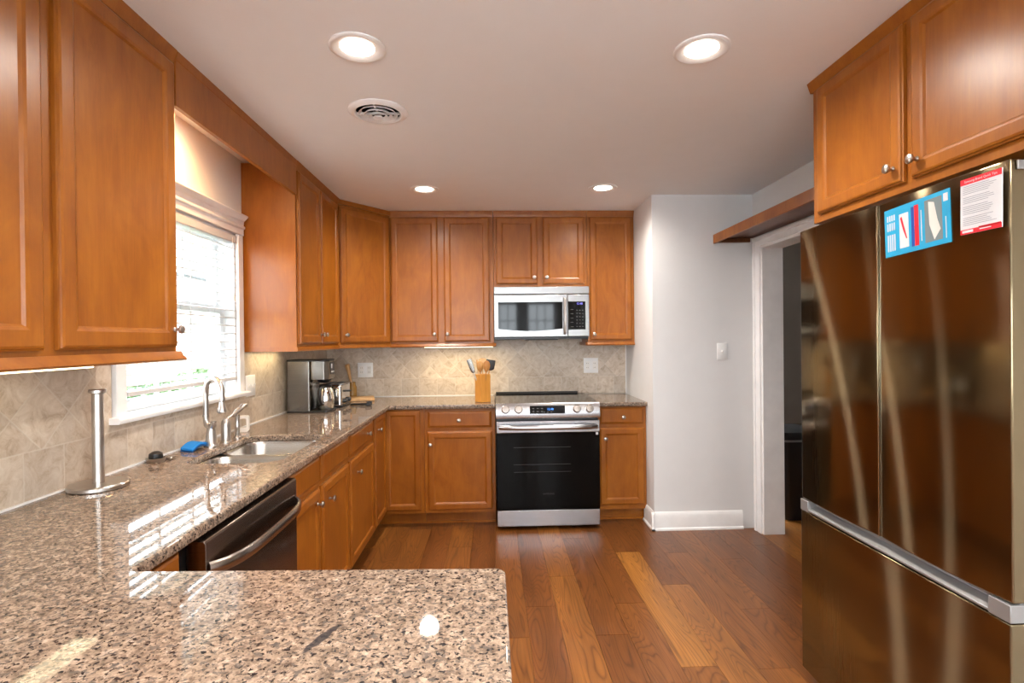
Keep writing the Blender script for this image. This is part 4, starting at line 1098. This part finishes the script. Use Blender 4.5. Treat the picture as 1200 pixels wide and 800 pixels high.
plate('outlet_plate', (.785, YB - .009, 1.096), (1, 0, 0), (0, -1, 0), .126, .130, 'white double outlet plate on the tiles right of the range', 'outlet plate', ('outlet', 'outlet'), 2)
plate('switch_plate', (1.627, YC, 1.230), (1, 0, 0), (0, -1, 0), .076, .122, 'white single switch plate on the painted wall left of the doorway', 'switch plate', ('switch',), 1)

# ------------------------------------------------------------------ next room: bin
t = thing('trash_can', (2.30, 4.05, 0), 'black trash can standing beyond the doorway', 'trash can')
def oct_(a, b_): return fillet([(-a, -b_), (a, -b_), (a, b_), (-a, b_)], .05)
L = [[(2.33 + x, 4.10 + y, z) for x, y in oct_(a, b_)] for a, b_, z in ((.125, .145, .002), (.135, .155, .03), (.175, .195, .60), (.178, .198, .62))]
build('bin', MB().quad_loops(L), 'black', t, smooth=40)
L = [[(2.33 + x, 4.10 + y, z) for x, y in oct_(a, b_)] for a, b_, z in ((.185, .205, .622), (.187, .207, .64), (.17, .19, .675), (.10, .12, .69))]
build('lid', MB().quad_loops(L), 'black', t, smooth=40)
build('liner', MB().quad_loops([[(2.33 + x, 4.10 + y, z) for x, y in oct_(.181, .201)] for z in (.605, .6215)], True, True), 'greyplastic', t)

# ------------------------------------------------------------------ outside the window
struct('ground_garden', MB().box(-40, XW - WT - .001, .5, 40, -.6, -.5), 'lawn')
struct('ground_bounce', MB().box(-40, XW - WT - .001, -25, .5, -.6, -.5).box(XW - WT - .001, XRR + WT + .001, -25, YREAR - WT - .001, -.6, -.5).box(XRR + WT + .001, 25, -25, .8, -.6, -.5), 'bounce_slab')  # unseen pale ground, added to bounce daylight in through the windows
t = thing('neighbouring_house', (-9.5, 16.0, -.5), 'pale house beyond the garden, seen through the window blind', 'house')
build('wall', MB().box(-15, -9.5, 8.5, 26.0, -.5, 3.4), 'siding', t)
build('roof', MB().extr([(-15.6, 3.4), (-9.0, 3.4), (-12.3, 5.8)], 8.0, 26.5, 'y'), 'roofing', t)
for y in (9.2, 11.3, 13.4, 15.5, 17.6, 19.7, 21.8):
    m = MB().box(-9.5, -9.44, y, y + 1.6, -.1, .0).box(-9.5, -9.44, y, y + 1.6, 1.42, 1.5).box(-9.5, -9.44, y, y + .08, .0, 1.42).box(-9.5, -9.44, y + 1.52, y + 1.6, .0, 1.42)
    for k in (1, 2, 3): m.box(-9.5, -9.45, y + .38 * k + .02, y + .38 * k + .07, .0, 1.42)
    m.box(-9.5, -9.45, y + .08, y + 1.52, .68, .74)
    f_ = build('window', m, 'vinyl', t)
    build('pane', MB().box(-9.49, -9.47, y + .08, y + 1.52, .0, 1.42), 'tealglass', f_)
def shrub(x, y, r, h, seed, label):
    rn = random.Random(seed); t = thing('shrub', (x, y, -.5), label, 'shrub', 'garden shrubs outside')
    build('stem', MB().tube([(x, y, -.52), (x, y, -.5 + h * .6)], [.05, .03], 8), 'bark', t)
    m = MB()
    for k in range(900):
        a, b_, rr = rn.uniform(0, 2 * PI), rn.uniform(-1, 1), rn.uniform(.55, 1) ** .5
        c = Vector((x + r * rr * math.cos(a) * math.sqrt(1 - b_ * b_), y + r * rr * math.sin(a) * math.sqrt(1 - b_ * b_), -.5 + h * (.55 + .45 * b_ * rr)))
        u_ = Vector((rn.uniform(-1, 1), rn.uniform(-1, 1), rn.uniform(-1, 1))).normalized(); v_ = u_.orthogonal().normalized(); s = rn.uniform(.05, .10)
        m.quad_loops([[c - u_ * s, c + v_ * s * .5, c + u_ * s, c - v_ * s * .5]], False, True)
    build('foliage', m, 'leaf', t, smooth=0)
shrub(-6.6, 10.6, .7, 1.2, 1, 'low green shrub outside, leftmost in the window view')
shrub(-6.8, 12.6, .7, 1.3, 2, 'low green shrub outside, rightmost in the window view')
